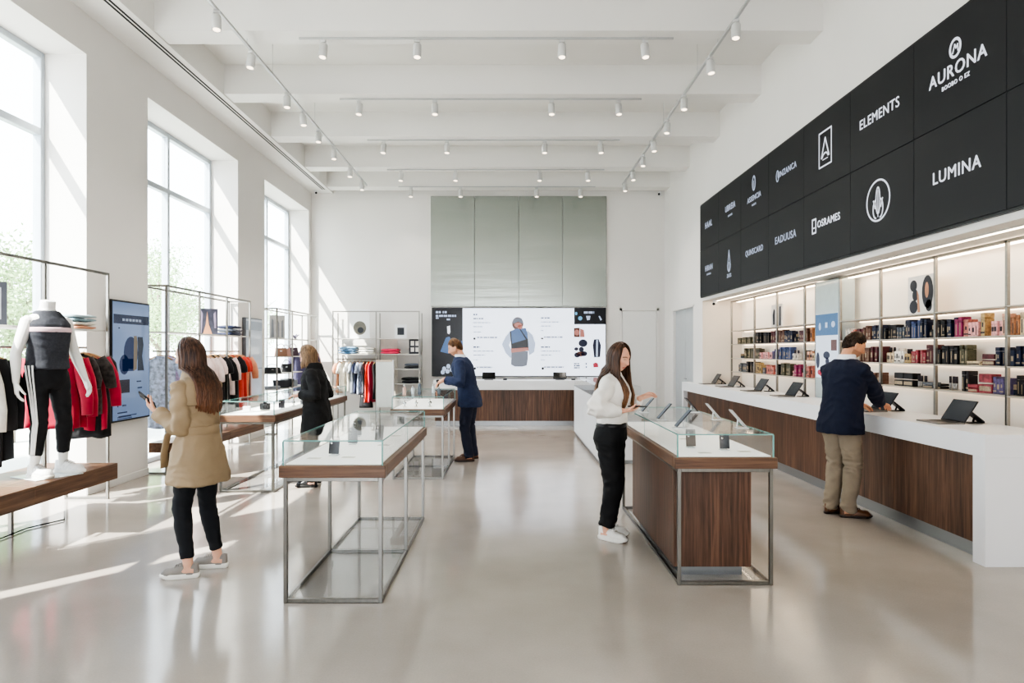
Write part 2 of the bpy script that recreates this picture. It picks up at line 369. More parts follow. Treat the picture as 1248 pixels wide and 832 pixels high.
# security cameras
def seccam(loc, rz, label):
    t = thing('security_camera', label, 'camera', loc, rz, 'ceiling corner security cameras')
    MB().lathe([(.035, 0), (.035, .02), (.02, .03)], 12, (0, 0, -.03)).build('mount', WHITE, t)
    MB().tube([(0, .05, -.06), (0, -.08, -.075)], .032, 12).build('camera_body', WHITE, t)
    MB().tube([(0, -.078, -.075), (0, -.09, -.076)], .026, 12).build('camera_lens', BLACK, t)
seccam((-4.5, 15.3, 5.35), .4, 'small white security camera high in the left back corner of the room')
seccam((3.52, 15.3, 5.32), -.4, 'small white security camera high in the right back corner of the room')
seccam((3.86, 12.3, 2.56), -.5, 'small white security camera under the soffit at far end of product niche')

# ---------------------------------------------------------------- outside
PAVE = P('outdoor paving', '#c9c8c2', .8, var=.08, scale=2)
struct('ground_outside', MB().box(-60, XL-TH-.02, -30, 70, -.3, -.1), PAVE)
LEAF = P('sunlit leaves', '#97b07f', .7, var=.3, scale=3, emis=.4); BARK = P('bark', '#8f8578', .9, var=.2)  # overexposed haze put into the pale leaf colour, plus a slight glow
def tree(loc, h, r, label, seed):
    g = np.random.default_rng(seed); t = thing('tree', label, 'tree', loc, 0, 'trees outside the windows')
    mb = MB(); mb.tube([(0, 0, 0), (.05, .03, h*.3), (0, .05, h*.6), (.05, 0, h*.85)], [.11, .09, .06, .02], 8)
    for k in range(5):
        a = g.uniform(0, 6.28); z = h*g.uniform(.3, .6); mb.tube([(.03, .03, z), (math.cos(a)*r*.4, math.sin(a)*r*.4, z+h*.15), (math.cos(a)*r*.7, math.sin(a)*r*.7, z+h*.25)], [.05, .03, .01], 6)
    mb.build('trunk', BARK, t)
    n = 9500; cl = g.normal(size=(26, 3)); cl /= np.linalg.norm(cl, axis=1)[:, None]; cl *= g.uniform(.35, .95, (26, 1))
    c = cl[g.integers(0, 26, n)]*[r, r, h*.36]+g.normal(size=(n, 3))*r*.17+[0, 0, h*.62]
    u = g.normal(size=(n, 3)); u /= np.linalg.norm(u, axis=1)[:, None]; w_ = g.normal(size=(n, 3)); w_ = np.cross(u, w_); w_ /= np.linalg.norm(w_, axis=1)[:, None]
    s = g.uniform(.03, .06, (n, 1)); vs = np.stack([c-u*s, c+w_*s*.5, c+u*s, c-w_*s*.5], 1).reshape(-1, 3); vs[:, 2] = np.maximum(vs[:, 2], .05)
    mb = MB(); mb.v = [tuple(p) for p in vs]; mb.f = [(4*i, 4*i+1, 4*i+2, 4*i+3) for i in range(n)]; mb.m = [0]*n; mb.sm = [False]*n
    mb.build('crown', LEAF, t)
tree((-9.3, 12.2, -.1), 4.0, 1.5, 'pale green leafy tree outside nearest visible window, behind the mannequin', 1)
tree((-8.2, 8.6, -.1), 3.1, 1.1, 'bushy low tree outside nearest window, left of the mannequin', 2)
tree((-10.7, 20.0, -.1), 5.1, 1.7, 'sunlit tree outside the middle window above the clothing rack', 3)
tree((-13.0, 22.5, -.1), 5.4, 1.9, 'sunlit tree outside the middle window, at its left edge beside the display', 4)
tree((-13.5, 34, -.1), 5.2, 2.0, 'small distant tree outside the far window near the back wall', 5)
# ---------------------------------------------------------------- lighting tracks and spotlights
TRK = P('white track metal', '#c9c9c7', .4, .1, var=.01)
RAIL = P('track rail grey', '#b9baba', .4, .3, var=.01)
LENS = EM('spot lens', '#ffe9cf', 4)
def track(label, loc, length, along, wires, grp):
    t = thing('lighting_track', label, 'light track', loc, 0, grp)
    a = MB()
    if along == 'x': a.box(-length/2, length/2, -.012, .012, .008, .03, b=.003)
    else: a.box(-.018, .018, -length/2, length/2, 0, .03, b=.004)
    a.build('rail', RAIL, t)
    b = MB()
    for q, z in wires:
        p = (q, 0) if along == 'x' else (0, q)
        b.tube([(p[0], p[1], .03), (p[0], p[1], z)], .003, 6)
    b.build('suspension_wires', RAIL, t)
    return t
proto = None
def spot(loc, rz, label, grp):
    global proto
    if proto is None:
        t = thing('track_spotlight', label, 'spotlight', loc, rz, grp)
        MB().box(-.035, .035, -.016, .016, -.03, 0, b=.004).tube([(0, 0, -.02), (0, 0, -.075)], .008).build('adapter', TRK, t)
        T = Matrix.Translation((0, 0, -.13)) @ Matrix.Rotation(-.17, 4, 'X')
        MB().lathe([(.03, .085), (.046, .08), (.05, .07), (.05, -.085), (.046, -.09), (.04, -.088), (.038, -.07), (.0, -.068)], 20, M=T).build('lamp_head', TRK, t)
        MB().lathe([(.0385, -.0670), (.0385, -.084), (.0, -.086)], 16, M=T).build('lens', LENS, t)
        proto = t
    else: t = dup(proto, loc, rz, label, grp)
    L = bpy.data.lights.new('spot_beam', 'SPOT'); L.energy = 22; L.spot_size = 1.9; L.spot_blend = .7; L.color = (1, .93, .84); L.shadow_soft_size = .05
    o = bpy.data.objects.new('spot_beam', L); COL.objects.link(o); o.parent = t; o.location = (0, -.03, -.25); o.rotation_euler = (-.17, 0, 0)
    return t
ROWN = ['nearest', 'second nearest', 'third nearest', 'second farthest', 'farthest']
BY = [7.72, 9.62, 11.52, 13.42, 15.05]
for k, y0 in enumerate(BY):
    y = y0+.17 if k < 4 else 15.0
    dz = ZB-.03 if k < 4 else ZB-.03
    track('white crosswise light track under the %s visible ceiling beam' % ROWN[k], (-.27, y, dz), 4.5, 'x', [], 'crosswise light tracks')
    for j, x in enumerate((-2.23, -1.10, .64, 1.64)):
        spot((x, y, dz), [-.3, .05, -.05, .25][j], 'white cylinder spotlight, %s from left on the crosswise track of the %s ceiling beam' % (ORD[j], ROWN[k]), 'crosswise track spotlights')
track('long white lengthwise light track hanging below the beams on the left', (-3.13, 9.2, 5.25), 10.6, 'y', [(-1.35, .09), (.55, .09), (2.45, .09), (4.35, .09), (-3.25, .09), (-.5, .52), (1.4, .52)], 'lengthwise light tracks')
track('long white lengthwise light track hanging below the beams on the right', (2.5, 9.2, 5.25), 10.4, 'y', [(-1.35, .09), (.55, .09), (2.45, .09), (4.35, .09), (-3.25, .09), (-.5, .52), (1.4, .52)], 'lengthwise light tracks')
LY = [7.03, 7.97, 9.27, 10.0, 10.8, 11.75, 12.95, 14.0]
for j, y in enumerate(LY): spot((-3.13, y, 5.25), [.5, -.4, .3, .8, .2, .4, .1, .3][j], 'white cylinder spotlight on the long left lengthwise track, %s from the near end' % ORD[j], 'left lengthwise track spotlights')
RY = [7.22, 8.13, 9.35, 10.36, 11.3, 12.2, 13.2, 14.1]
for j, y in enumerate(RY): spot((2.5, y, 5.25), [-.5, .4, -.3, -.6, .2, -.4, .3, 0][j], 'white cylinder spotlight on the long right lengthwise track, %s from the near end' % ORD[j], 'right lengthwise track spotlights')

# ---------------------------------------------------------------- right video wall with shop logos
PW = 1.103; Z0, Z1 = 2.64, 4.37; PH = (Z1-Z0)/2; NC = 8
Y_end = NY; Y_start = NY-NC*PW
vw = thing('video_wall', 'long black video wall of tiled panels with white logos over the product niche', 'video wall', (XR, NY, Z0))
# local: x toward room is -x ; y negative = toward camera
PAN = SCR('dark screen panel', '#26282c', .42, .55)
for r in range(2):
    for c in range(NC):
        MB().box(-.045, -.003, -(c+1)*PW+.003, -c*PW-.003, r*PH+.003, (r+1)*PH-.003, b=.002).build('screen_panel', PAN, vw)
MB().box(-.035, -.001, -NC*PW-.02, .015, -.02, 2*PH+.02).build('frame', BLACK, vw)
LOGO = EM('logo white', '#e9edf6', 1.1); LOGO2 = EM('logo bluish white', '#c3cde0', .85)
# logo plane: u to the right in view (toward the camera, -y), v up
def LM(c, row):   # centre of panel c (0 = farthest), row 1 = top
    return Matrix(((0, 0, -1, -.047), (-1, 0, 0, -(c+.5)*PW), (0, 1, 0, (row+.5)*PH), (0, 0, 0, 1)))
def logo(c, row, name, fn, mat):
    mb = MB(); fn(mb, LM(c, row)); mb.build(name, mat, vw)
def txt(mb, M, t, size, x=0, y=0, bold=0.0):
    vs, fs = text_geo(t, size)
    mb.add([(a+x, b+y, z) for a, b, z in vs], fs, 0, False, M)
    if bold: mb.add([(a+x+bold, b+y, z*.9) for a, b, z in vs], fs, 0, False, M); mb.add([(a+x, b+y+bold, z*.8) for a, b, z in vs], fs, 0, False, M)
def line(mb, M, pts, w=.008, closed=False):
    pts = [V((p[0], p[1], 0)) for p in pts]; w *= .78
    if closed: pts = pts+[pts[0]]
    for a, b in zip(pts[:-1], pts[1:]):
        t = (b-a).normalized(); n = V((-t.y, t.x, 0))*w; a2 = a-t*w*.6; b2 = b+t*w*.6
        mb.add([a2+n, a2-n, b2-n, b2+n]+[p+V((0, 0, .002)) for p in (a2+n, a2-n, b2-n, b2+n)], [(0, 1, 2, 3), (4, 7, 6, 5), (0, 4, 5, 1), (1, 5, 6, 2), (2, 6, 7, 3), (3, 7, 4, 0)], 0, False, M)
def arc(mb, M, cx, cy, rx, ry, a0=0, a1=360, w=.008, n=30):
    line(mb, M, [(cx+rx*math.cos(math.radians(a0+(a1-a0)*k/n)), cy+ry*math.sin(math.radians(a0+(a1-a0)*k/n))) for k in range(n+1)], w)
logo(0, 1, 'lettering', lambda b, M: txt(b, M, 'HAAL', 0.1581, -.02, -.02, 0.0063), LOGO2)
logo(1, 1, 'lettering', lambda b, M: (txt(b, M, 'UBREIA', 0.1395, .05, .04, 0.0063), txt(b, M, 'IGNOVER', 0.0465, .05, -.09)), LOGO2)
logo(2, 1, 'lettering', lambda b, M: (txt(b, M, 'ASSENCIA', 0.1116, 0, -.05, 0.0045), txt(b, M, 'VIVENTS', 0.0418, 0, -.15), arc(b, M, 0, .17, .055, .10, w=.018), line(b, M, [(0, .10), (0, .2)], .01)), LOGO2)
logo(3, 1, 'lettering', lambda b, M: (txt(b, M, 'UNZANCA', 0.1116, .05, .04, 0.0045), arc(b, M, -.24, .04, .04, .07, w=.012)), LOGO2)
logo(4, 1, 'emblem', lambda b, M: (line(b, M, [(-.145, -.19), (.145, -.19), (.145, .21), (-.145, .21)], .012, True), line(b, M, [(-.09, -.09), (0, .13), (.09, -.09)], .014), arc(b, M, 0, -.12, .075, .075, 25, 155, .012), line(b, M, [(-.06, -.115), (.06, -.115)], .006)), LOGO)
logo(5, 1, 'lettering', lambda b, M: txt(b, M, 'ELEMENTS', 0.1414, -.015, 0, 0.0027), LOGO)
logo(6, 1, 'lettering', lambda b, M: (txt(b, M, 'AURONA', 0.1535, .01, -.03, 0.0040), txt(b, M, 'BOOBO O EZ', 0.0512, 0, -.135, 0.0018), arc(b, M, 0, .145, .062, .072, w=.014), line(b, M, [(-.03, .11), (-.005, .175), (.01, .14), (.03, .165), (.035, .11)], .008)), LOGO)
logo(0, 0, 'lettering', lambda b, M: (txt(b, M, 'HIRAN', 0.1395, .0, .05, 0.0054), txt(b, M, 'NOVAVERS', 0.0465, 0, -.06)), LOGO2)
logo(1, 0, 'emblem', lambda b, M: (line(b, M, [(-.06, -.03), (0, .2), (.06, -.03)], .02), arc(b, M, 0, -.04, .07, .1, 180, 360, .02), line(b, M, [(0, .0), (0, -.13)], .018), txt(b, M, 'ZATS', 0.0837, 0, -.22, 0.0036)), LOGO2)
logo(2, 0, 'lettering', lambda b, M: txt(b, M, 'QUNSCARD', 0.1209, 0, .02, 0.0049), LOGO2)
logo(3, 0, 'lettering', lambda b, M: txt(b, M, 'EADUUSA', 0.1395, 0, .03, 0.0036), LOGO2)
logo(4, 0, 'lettering', lambda b, M: (txt(b, M, 'OSRAMES', 0.1163, .07, .02, 0.0045), line(b, M, [(-.32, -.06), (-.23, -.06), (-.23, .1), (-.32, .1)], .014, True), line(b, M, [(-.295, .0), (-.255, .0)], .01)), LOGO)
logo(5, 0, 'emblem', lambda b, M: (arc(b, M, -.02, .02, .2, .2, w=.012, n=48), arc(b, M, -.02, .02, .035, .13, w=.010), arc(b, M, -.055, -.06, .05, .09, 90, 270, .01), arc(b, M, .015, -.06, .05, .09, -90, 90, .01), line(b, M, [(-.02, -.14), (-.02, .12)], .006), line(b, M, [(-.10, .03), (-.07, -.05)], .01), line(b, M, [(.06, .03), (.03, -.05)], .01)), LOGO)
logo(6, 0, 'lettering', lambda b, M: txt(b, M, 'LUMINA', 0.1488, 0, 0, 0.0032), LOGO)

# soffit light strips
LED = EM('warm led strip', '#ffe9cc', 8.0)
SOF = P('soffit paint', '#dcd8d2', .6, var=.01)
t = thing('led_strip', 'long warm light strip under the soffit edge below the video wall', 'light strip', (3.92, (NY+NB)/2, NZ-.012))
MB().box(-.035, .035, -(NY-NB)/2+.05, (NY-NB)/2-.05, .002, .012).build('channel', TRK, t)
MB().box(-.02, .02, -(NY-NB)/2+.06, (NY-NB)/2-.06, -.002, .002).build('diffuser', LED, t)

# ---------------------------------------------------------------- right product shelving
POSTY = [12.35, 11.2, 10.26, 9.3, 8.95]; POSTY2 = [8.30, 7.40, 6.45, 5.52, 4.6, 3.7]
SHZ = [1.985, 1.735, 1.475, 1.227]
SX0, SX1 = 4.18, 4.45
EMS = EM('shelf light', '#ffe6c6', 5.5)
def shelving(name, label, ys):
    t = thing(name, label, 'shelving', (SX0, ys[-1], .0))
    oy = ys[-1]; D = SX1-SX0-.002
    for y in ys: MB().box(0, .03, y-oy-.014, y-oy+.014, 0.93, 2.54, b=.003).build('post', RACKM, t)
    for z in SHZ:
        MB().box(.0, D, .0, ys[0]-oy, z-.014, z, b=.003).build('shelf', P('satin shelf', '#bdb6ac', .35, .35, var=.03), t)
        MB().box(D-.022, D-.01, .02, ys[0]-oy-.02, z-.022, z-.0145).build('shelf_light', EMS, t)
    MB().box(0, .03, 0, ys[0]-oy, 2.515, 2.54).build('top_rail', RACKM, t)
    MB().box(.1, .16, .02, ys[0]-oy-.02, 2.52, 2.53).build('light_bar', LED, t)
    return t
shelving('product_shelving', 'backlit metal shelving bay in the niche, left of the slim blue screen', POSTY)
shelving('product_shelving', 'backlit metal shelving bay in the niche, right of the slim blue screen', POSTY2)
# slim vertical screen between the two bays
t = thing('digital_display', 'slim upright light blue screen between the two product shelving bays', 'display screen', (SX0, 8.62, .93))
SB = SCR('pale blue screen', '#dfe9f6', .95)
MB().box(.0, .2, -.32, .32, 0, 1.6, b=.004).build('cabinet', P('glassy grey surround', '#b9c4c4', .15, .2, var=.03), t)
MB().box(-.006, -.0005, -.30, .30, .32, 1.16).build('screen', SB, t)
MB().box(-.009, -.0065, -.30, .30, .88, 1.16).build('screen_header', SCR('blue screen header', '#49759f', .8), t)
def scrpoly(parent, name, mat, M, polys, z=.0):
    mb = MB()
    for p in polys:
        n = len(p); mb.add([(x, y, z) for x, y in p]+[(x, y, z+.0008) for x, y in p], [tuple(range(n)), tuple(range(2*n-1, n-1, -1))]+[(i, (i+1) % n, n+(i+1) % n, n+i) for i in range(n)], 0, False, M)
    return mb.build(name, mat, parent)
def rectp(x0, x1, y0, y1): return [(x0, y0), (x1, y0), (x1, y1), (x0, y1)]
def ellp(cx, cy, rx, ry, n=18, a=0):
    return [(cx+rx*math.cos(2*PI*k/n)*math.cos(a)-ry*math.sin(2*PI*k/n)*math.sin(a), cy+rx*math.cos(2*PI*k/n)*math.sin(a)+ry*math.sin(2*PI*k/n)*math.cos(a)) for k in range(n)]
SN = SCR('screen navy', '#2c3350', .5); SR = SCR('screen red', '#c6485a', .8); SG = SCR('screen grey', '#7d8492', .7); SK = SCR('screen black', '#17181d', .4); SS = SCR('screen sky', '#6fb4dd', .9); SWT = SCR('screen white', '#eef2fa', 1.0); SBR = SCR('screen brown', '#7a5348', .6); SLB = SCR('screen pale blue', '#b9c8e2', .9); SBL = SCR('screen blue', '#5577a8', .75); SCO = SCR('screen coral', '#c98578', .75); STN = SCR('screen tan', '#b9a184', .7)
MS = Matrix(((0, 0, -1, -.0066), (-1, 0, 0, 0), (0, 1, 0, 0), (0, 0, 0, 1)))
MH = Matrix(((0, 0, -1, -.0091), (-1, 0, 0, 0), (0, 1, 0, 0), (0, 0, 0, 1)))
scrpoly(t, 'screen_picture', SN, MS, [ellp(.0, .62, .09, .05), ellp(.02, .54, .05, .05), ellp(.03, .47, .1, .045), ellp(-.24, .55, .05, .11)])
scrpoly(t, 'screen_picture', SBR, MS, [rectp(.12, .27, .68, .82), rectp(.0, .1, .43, .47)])
scrpoly(t, 'screen_picture', SR, MS, [ellp(-.2, .39, .05, .035), ellp(-.16, .37, .03, .03)])
scrpoly(t, 'screen_picture', SLB, MH, [rectp(-.03, .03, .98, 1.05), ellp(.18, 1.02, .05, .04), ellp(-.18, 1.0, .03, .05)])

# ---------------------------------------------------------------- big screen on the back wall
t = thing('back_screen', 'wide bright back wall screen showing a figure in a blue vest', 'display screen', (.24, YB, 1.02))
W2, H2 = 2.05, 1.6
MB().box(-W2-.012, W2+.012, -.06, -.045, -.012, H2+.012).build('frame', BLACK, t)
MB().box(-W2, W2, -.07, -.061, 0, H2).build('screen', SCR('bright screen', '#e6eefb', 1.6), t)
MB().box(-W2, -W2+.72, -.074, -.0705, 0, H2).build('dark_panel', SCR('screen charcoal', '#1a1d24', .5), t); MB().box(W2-.74, W2, -.074, -.0705, H2-.38, H2).build('dark_panel', SCR('screen charcoal', '#1a1d24', .5), t)
MF = Matrix(((1, 0, 0, 0), (0, 0, -1, -.0752), (0, 1, 0, 0), (0, 0, 0, 1)))
MG = Matrix(((1, 0, 0, 0), (0, 0, -1, -.0715), (0, 1, 0, 0), (0, 0, 0, 1)))
MG2 = MG @ Matrix.Translation((0, 0, .0012)); MG3 = MG @ Matrix.Translation((0, 0, .0024))
# centre figure: from the photo, x measured in metres from the screen centre
S = lambda X, Y: ((X-722)/1014*4.1*.999+.0, (478-Y)/400*1.6)      # crop px (0..1224) to screen metres
def S(X, Y): return ((510+X*250/1224-632.3)/51.3, (458.5-(360+Y*170/832))/51.3)
# (screen centre in the photo is x=632.3, bottom y=458.5)
pl = lambda pts: [S(*p) for p in pts]
scrpoly(t, 'figure_sleeve', SLB, MG, [pl([(548, 215), (520, 250), (498, 295), (520, 345), (552, 380), (560, 340), (540, 300), (560, 250)])])
scrpoly(t, 'figure_sleeve', SLB, MG, [pl([(648, 210), (680, 240), (697, 290), (690, 340), (660, 360), (650, 300)])])
scrpoly(t, 'figure_skirt', SG, MG2, [pl([(556, 335), (652, 335), (652, 380), (646, 420), (620, 427), (575, 427), (552, 415)])])
scrpoly(t, 'figure_band', SCO, MG3, [pl([(552, 320), (655, 312), (658, 332), (554, 345)])])
scrpoly(t, 'figure_vest', SBL, MG2, [pl([(545, 218), (580, 203), (640, 198), (650, 230), (652, 270), (556, 296), (550, 250)])])
scrpoly(t, 'figure_belt', SK, MG3, [pl([(553, 292), (652, 262), (656, 315), (553, 320)]), pl([(545, 218), (552, 216), (560, 300), (553, 300)]), pl([(600, 200), (606, 200), (648, 262), (642, 268)])])
scrpoly(t, 'figure_head', SBR, MG, [ellp(*S(592, 172), .135, .155)])
scrpoly(t, 'figure_scarf', SCO, MG3, [ellp(*S(594, 180), .09, .06), ellp(*S(606, 192), .06, .05)])
scrpoly(t, 'figure_cap', SG, MG3, [pl([(562, 160), (570, 142), (594, 136), (616, 142), (624, 160), (622, 172), (594, 160), (564, 172)])])
# lines of unreadable copy: short rows of word blocks
rr = random.Random(3)
def copyline(x0, x1, y, h, mat, M=MG):
    ps, x = [], x0
    while x < x1-3:
        wd = rr.uniform(6, 26); e_ = min(x+wd, x1); a, b = S(x, y+h/2), S(e_, y-h/2); ps.append(rectp(a[0], b[0], a[1], b[1])); x = e_+rr.uniform(2.5, 5)
    scrpoly(t, 'copy_line', mat, M, ps)
SGT = SCR('screen copy grey', '#a3adc0', .95); SGD = SCR('screen copy dark', '#67718a', .85)
for x0, x1, y, h, m in ((328, 352, 118, 9, SGD), (328, 388, 142, 7, SGD), (328, 430, 166, 5, SGT), (328, 382, 190, 5, SGT), (328, 380, 222, 4, SGT), (350, 470, 254, 9, SGT), (328, 368, 311, 9, SGD), (328, 448, 335, 5, SGT), (328, 396, 359, 5, SGT), (328, 355, 387, 4, SGT), (348, 440, 431, 9, SGT),
    (730, 782, 138, 7, SGD), (730, 834, 162, 5, SGT), (730, 788, 186, 5, SGT), (730, 750, 213, 4, SGT), (748, 862, 252, 9, SGT), (730, 784, 311, 8, SGD), (730, 845, 335, 5, SGT), (730, 795, 359, 5, SGT), (730, 752, 388, 4, SGT), (748, 865, 430, 9, SGT), (926, 958, 410, 7, SGD), (926, 962, 422, 7, SGD), (926, 966, 434, 7, SGD), (995, 1003, 410, 9, SGD), (995, 1003, 430, 9, SGD)):
    copyline(x0, x1, y, h, m)
for x0, x1, y, h in ((105, 135, 104, 13), (146, 170, 104, 13), (105, 230, 126, 12), (105, 122, 139, 8), (170, 190, 147, 10), (985, 1046, 106, 13)): copyline(x0, x1, y, h, SLB, MF)
scrpoly(t, 'screen_picture', SWT, MF, [pl([(172, 188), (190, 184), (192, 222), (184, 236), (174, 228)])])
scrpoly(t, 'screen_picture', SBL, MF, [pl([(165, 255), (185, 248), (200, 270), (215, 335), (180, 350), (132, 338)]), pl([(255, 275), (266, 275), (266, 330), (258, 330)])])
scrpoly(t, 'screen_picture', SLB, MF, [ellp(*S(155+dx, 440+dy), .05, .055, 10) for dx, dy in ((0, 0), (25, -15), (45, 5), (20, 15), (-8, 20))])
scrpoly(t, 'screen_picture', SS, MF, [ellp(*S(963, 140), .05, .05, 12), ellp(*S(939, 112), .03, .04, 12)])
scrpoly(t, 'screen_picture', SLB, MF, [pl([(998, 126), (1024, 126), (1020, 150), (1004, 152)]), pl([(1072, 128), (1080, 126), (1092, 148), (1084, 154)])])
scrpoly(t, 'screen_picture', SBR, MG, [pl([(926, 198), (960, 196), (960, 252), (926, 252)]), ellp(*S(965, 352), .1, .06)])
scrpoly(t, 'screen_picture', SCO, MG2, [ellp(*S(944, 225), .06, .07), pl([(962, 200), (985, 210), (990, 252), (962, 252)])])
scrpoly(t, 'screen_picture', SN, MG, [ellp(*S(980, 288), .105, .09), ellp(*S(970, 325), .06, .06), ellp(*S(940, 322), .05, .04), ellp(*S(985, 350), .08, .06), ellp(*S(945, 358), .07, .06), pl([(1045, 265), (1074, 264), (1086, 300), (1082, 370), (1046, 372), (1038, 300)])])
scrpoly(t, 'screen_picture', SLB, MG2, [pl([(1058, 268), (1070, 268), (1068, 368), (1056, 368)])])
scrpoly(t, 'screen_picture', SR, MG, [pl([(1042, 432), (1040, 410), (1054, 402), (1068, 408), (1072, 430)])])
scrpoly(t, 'screen_picture', SK, MG, [ellp(*S(335, 261), .028, .028), ellp(*S(337, 438), .03, .03), ellp(*S(737, 260), .03, .02), ellp(*S(741, 438), .03, .03)])
for x0, x1 in ((-.72, -.715), (.68, .685)):
    pass

# ---------------------------------------------------------------- wall displays on the left piers
def pier_display(loc, w_, h_, label, face, ghost=False):
    t = thing('digital_display', label, 'display screen', loc)
    MB().box(-.062, 0, -w_/2, w_/2, 0, h_, b=.006).build('casing', BLACK if not ghost else P('grey casing', '#62676c', .4, .3), t)
    MB().box(.0005, .004, -w_/2+.022, w_/2-.022, .022, h_-.022).build('screen', face, t)
    return t
t = pier_display((-4.625, 8.05, .76), .82, 1.45, 'black framed upright blue screen on the first pier beside the mannequin', SCR('dim blue screen', '#8499bb', .66, .12))
MD = Matrix(((0, 0, 1, .0045), (1, 0, 0, 0), (0, 1, 0, 0), (0, 0, 0, 1))); MD2 = MD @ Matrix.Translation((0, 0, .0012))
scrpoly(t, 'screen_header', SCR('screen slate', '#3d4760', .45), MD, [rectp(-.375, .375, 1.17, 1.28)])
scrpoly(t, 'screen_picture', SCR('dim navy', '#30436f', .42), MD, [ellp(-.02, .82, .15, .2), ellp(-.16, .68, .1, .12), rectp(-.2, .05, .6, .75)])
scrpoly(t, 'screen_picture', SCR('dim tan', '#94866f', .45), MD2, [pl_ for pl_ in [[(.03, .6), (.1, .62), (.12, .95), (.1, 1.03), (.04, 1.03)]]])
scrpoly(t, 'screen_picture', SCR('dim slate', '#38414f', .4), MD2, [[(.12, .6), (.26, .6), (.22, .78), (.25, .92), (.23, 1.02), (.12, 1.02), (.13, .85)]])
scrpoly(t, 'screen_picture', SCR('dim wine', '#3a3442', .4), MD, [rectp(-.3, -.05, .34, .5)])
scrpoly(t, 'copy_line', SCR('dim copy', '#41506e', .5), MD, [rectp(-.28, -.25, 1.11, 1.125), rectp(-.3, -.28, .18, .2), rectp(-.2, -.12, .18, .2), rectp(-.3, -.1, .1, .115), rectp(-.3, -.02, .02+.03, .06), rectp(.1, .2, .46, .475), rectp(.12, .22, .38, .395), rectp(-.3, .0, -.03+.06, .04), rectp(-.28, .1, -.08+.14, .07)])
scrpoly(t, 'copy_line', SCR('dim copy light', '#a9b7cf', .6), MD2, [rectp(-.2+.07*k, -.15+.07*k, 1.205, 1.235) for k in range(6)])
t = pier_display((-4.625, 11.93, .78), .78, 1.42, 'grey framed upright pale screen on the second pier, behind the clothing rack', SCR('pale grey screen', '#c9d0d6', .6, .1), True)
scrpoly(t, 'screen_header', SCR('pale slate', '#a8b2bb', .5), MD, [rectp(-.375, .375, .5, .52), rectp(-.375, .375, 1.2, 1.36)])

# ---------------------------------------------------------------- right counter
t = thing('service_counter', 'long white counter with walnut front along the right product niche', 'counter', (3.535, 4.87, 0))
Lc = 12.5-4.87; Le = 13.4-4.87; zt = .98
# worktop (L shaped at the far end so it clears the wall)
poly = [(0, 0), (.625, 0), (.625, Lc), (.155, Lc), (.155, Le), (0, Le)]
mb = MB(); n = len(poly)
mb.add([(x, y, .81) for x, y in poly]+[(x, y, zt) for x, y in poly], [tuple(range(n-1, -1, -1)), tuple(range(n, 2*n))]+[(i, (i+1) % n, n+(i+1) % n, n+i) for i in range(n)])
mb.build('worktop', WHITE, t)
MB().box(0, .625, 0, .13, 0, .809).build('end_panel', WHITE, t)
MB().box(0, .15, Le-.12, Le, 0, .809).build('end_panel', WHITE, t)
y = .135; k = 0
while y < Le-.13:
    y1 = min(y+1.16, Le-.125); x1 = .12 if y1 > Lc-.05 else .6
    if y < Lc-.05 < y1: y1 = Lc-.05; x1 = .6
    MB().box(.085, x1, y+.001, y1-.001, .115, .808, b=.0015).build('front_panel', WALNUT_V, t); y = y1
MB().box(.11, .56, .135, Lc-.1, 0, .113).build('plinth', P('brushed plinth', '#9ea0a1', .35, .9, var=.05, stretch=(1, .05, 1)), t)
MB().box(.11, .14, Lc-.1, Le-.13, 0, .113).build('plinth', P('brushed plinth', '#9ea0a1'), t)

# back counter
t = thing('service_counter', 'white topped walnut counter below the big back wall screen', 'counter', (.21, 14.1, 0))
MB().box(-1.83, 1.55, 0, .72, .77, .97, b=.004).build('worktop', WHITE, t)
x = -1.8
while x < 1.5:
    MB().box(x+.001, min(x+.82, 1.52)-.001, .05, .69, .10, .769, b=.0015).build('front_panel', WALNUT_VX, t); x += .82
MB().box(-1.78, 1.5, .07, .66, 0, .1).build('plinth', P('brushed plinth', '#9ea0a1'), t)
# white cabinet beside the woman in the blouse
t = thing('white_cabinet', 'white glass topped cabinet standing behind the woman in the white blouse', 'cabinet', (1.27, 9.35, 0))
MB().box(.02, .6, .02, 3.4, .0, .05).build('plinth', P('brushed plinth', '#9ea0a1'), t)
for k in range(4): MB().box(0, .62, .85*k+.002, .85*(k+1)-.002, .05, .93, b=.004).build('cabinet_unit', WHITE, t)
MB().box(-.004, .624, 0, 3.4, .931, .945).build('metal_trim', STEEL, t)
MB().box(.003, .617, .003, 3.397, .945, 1.10).build('glass_hood', CASEGLASS, t)

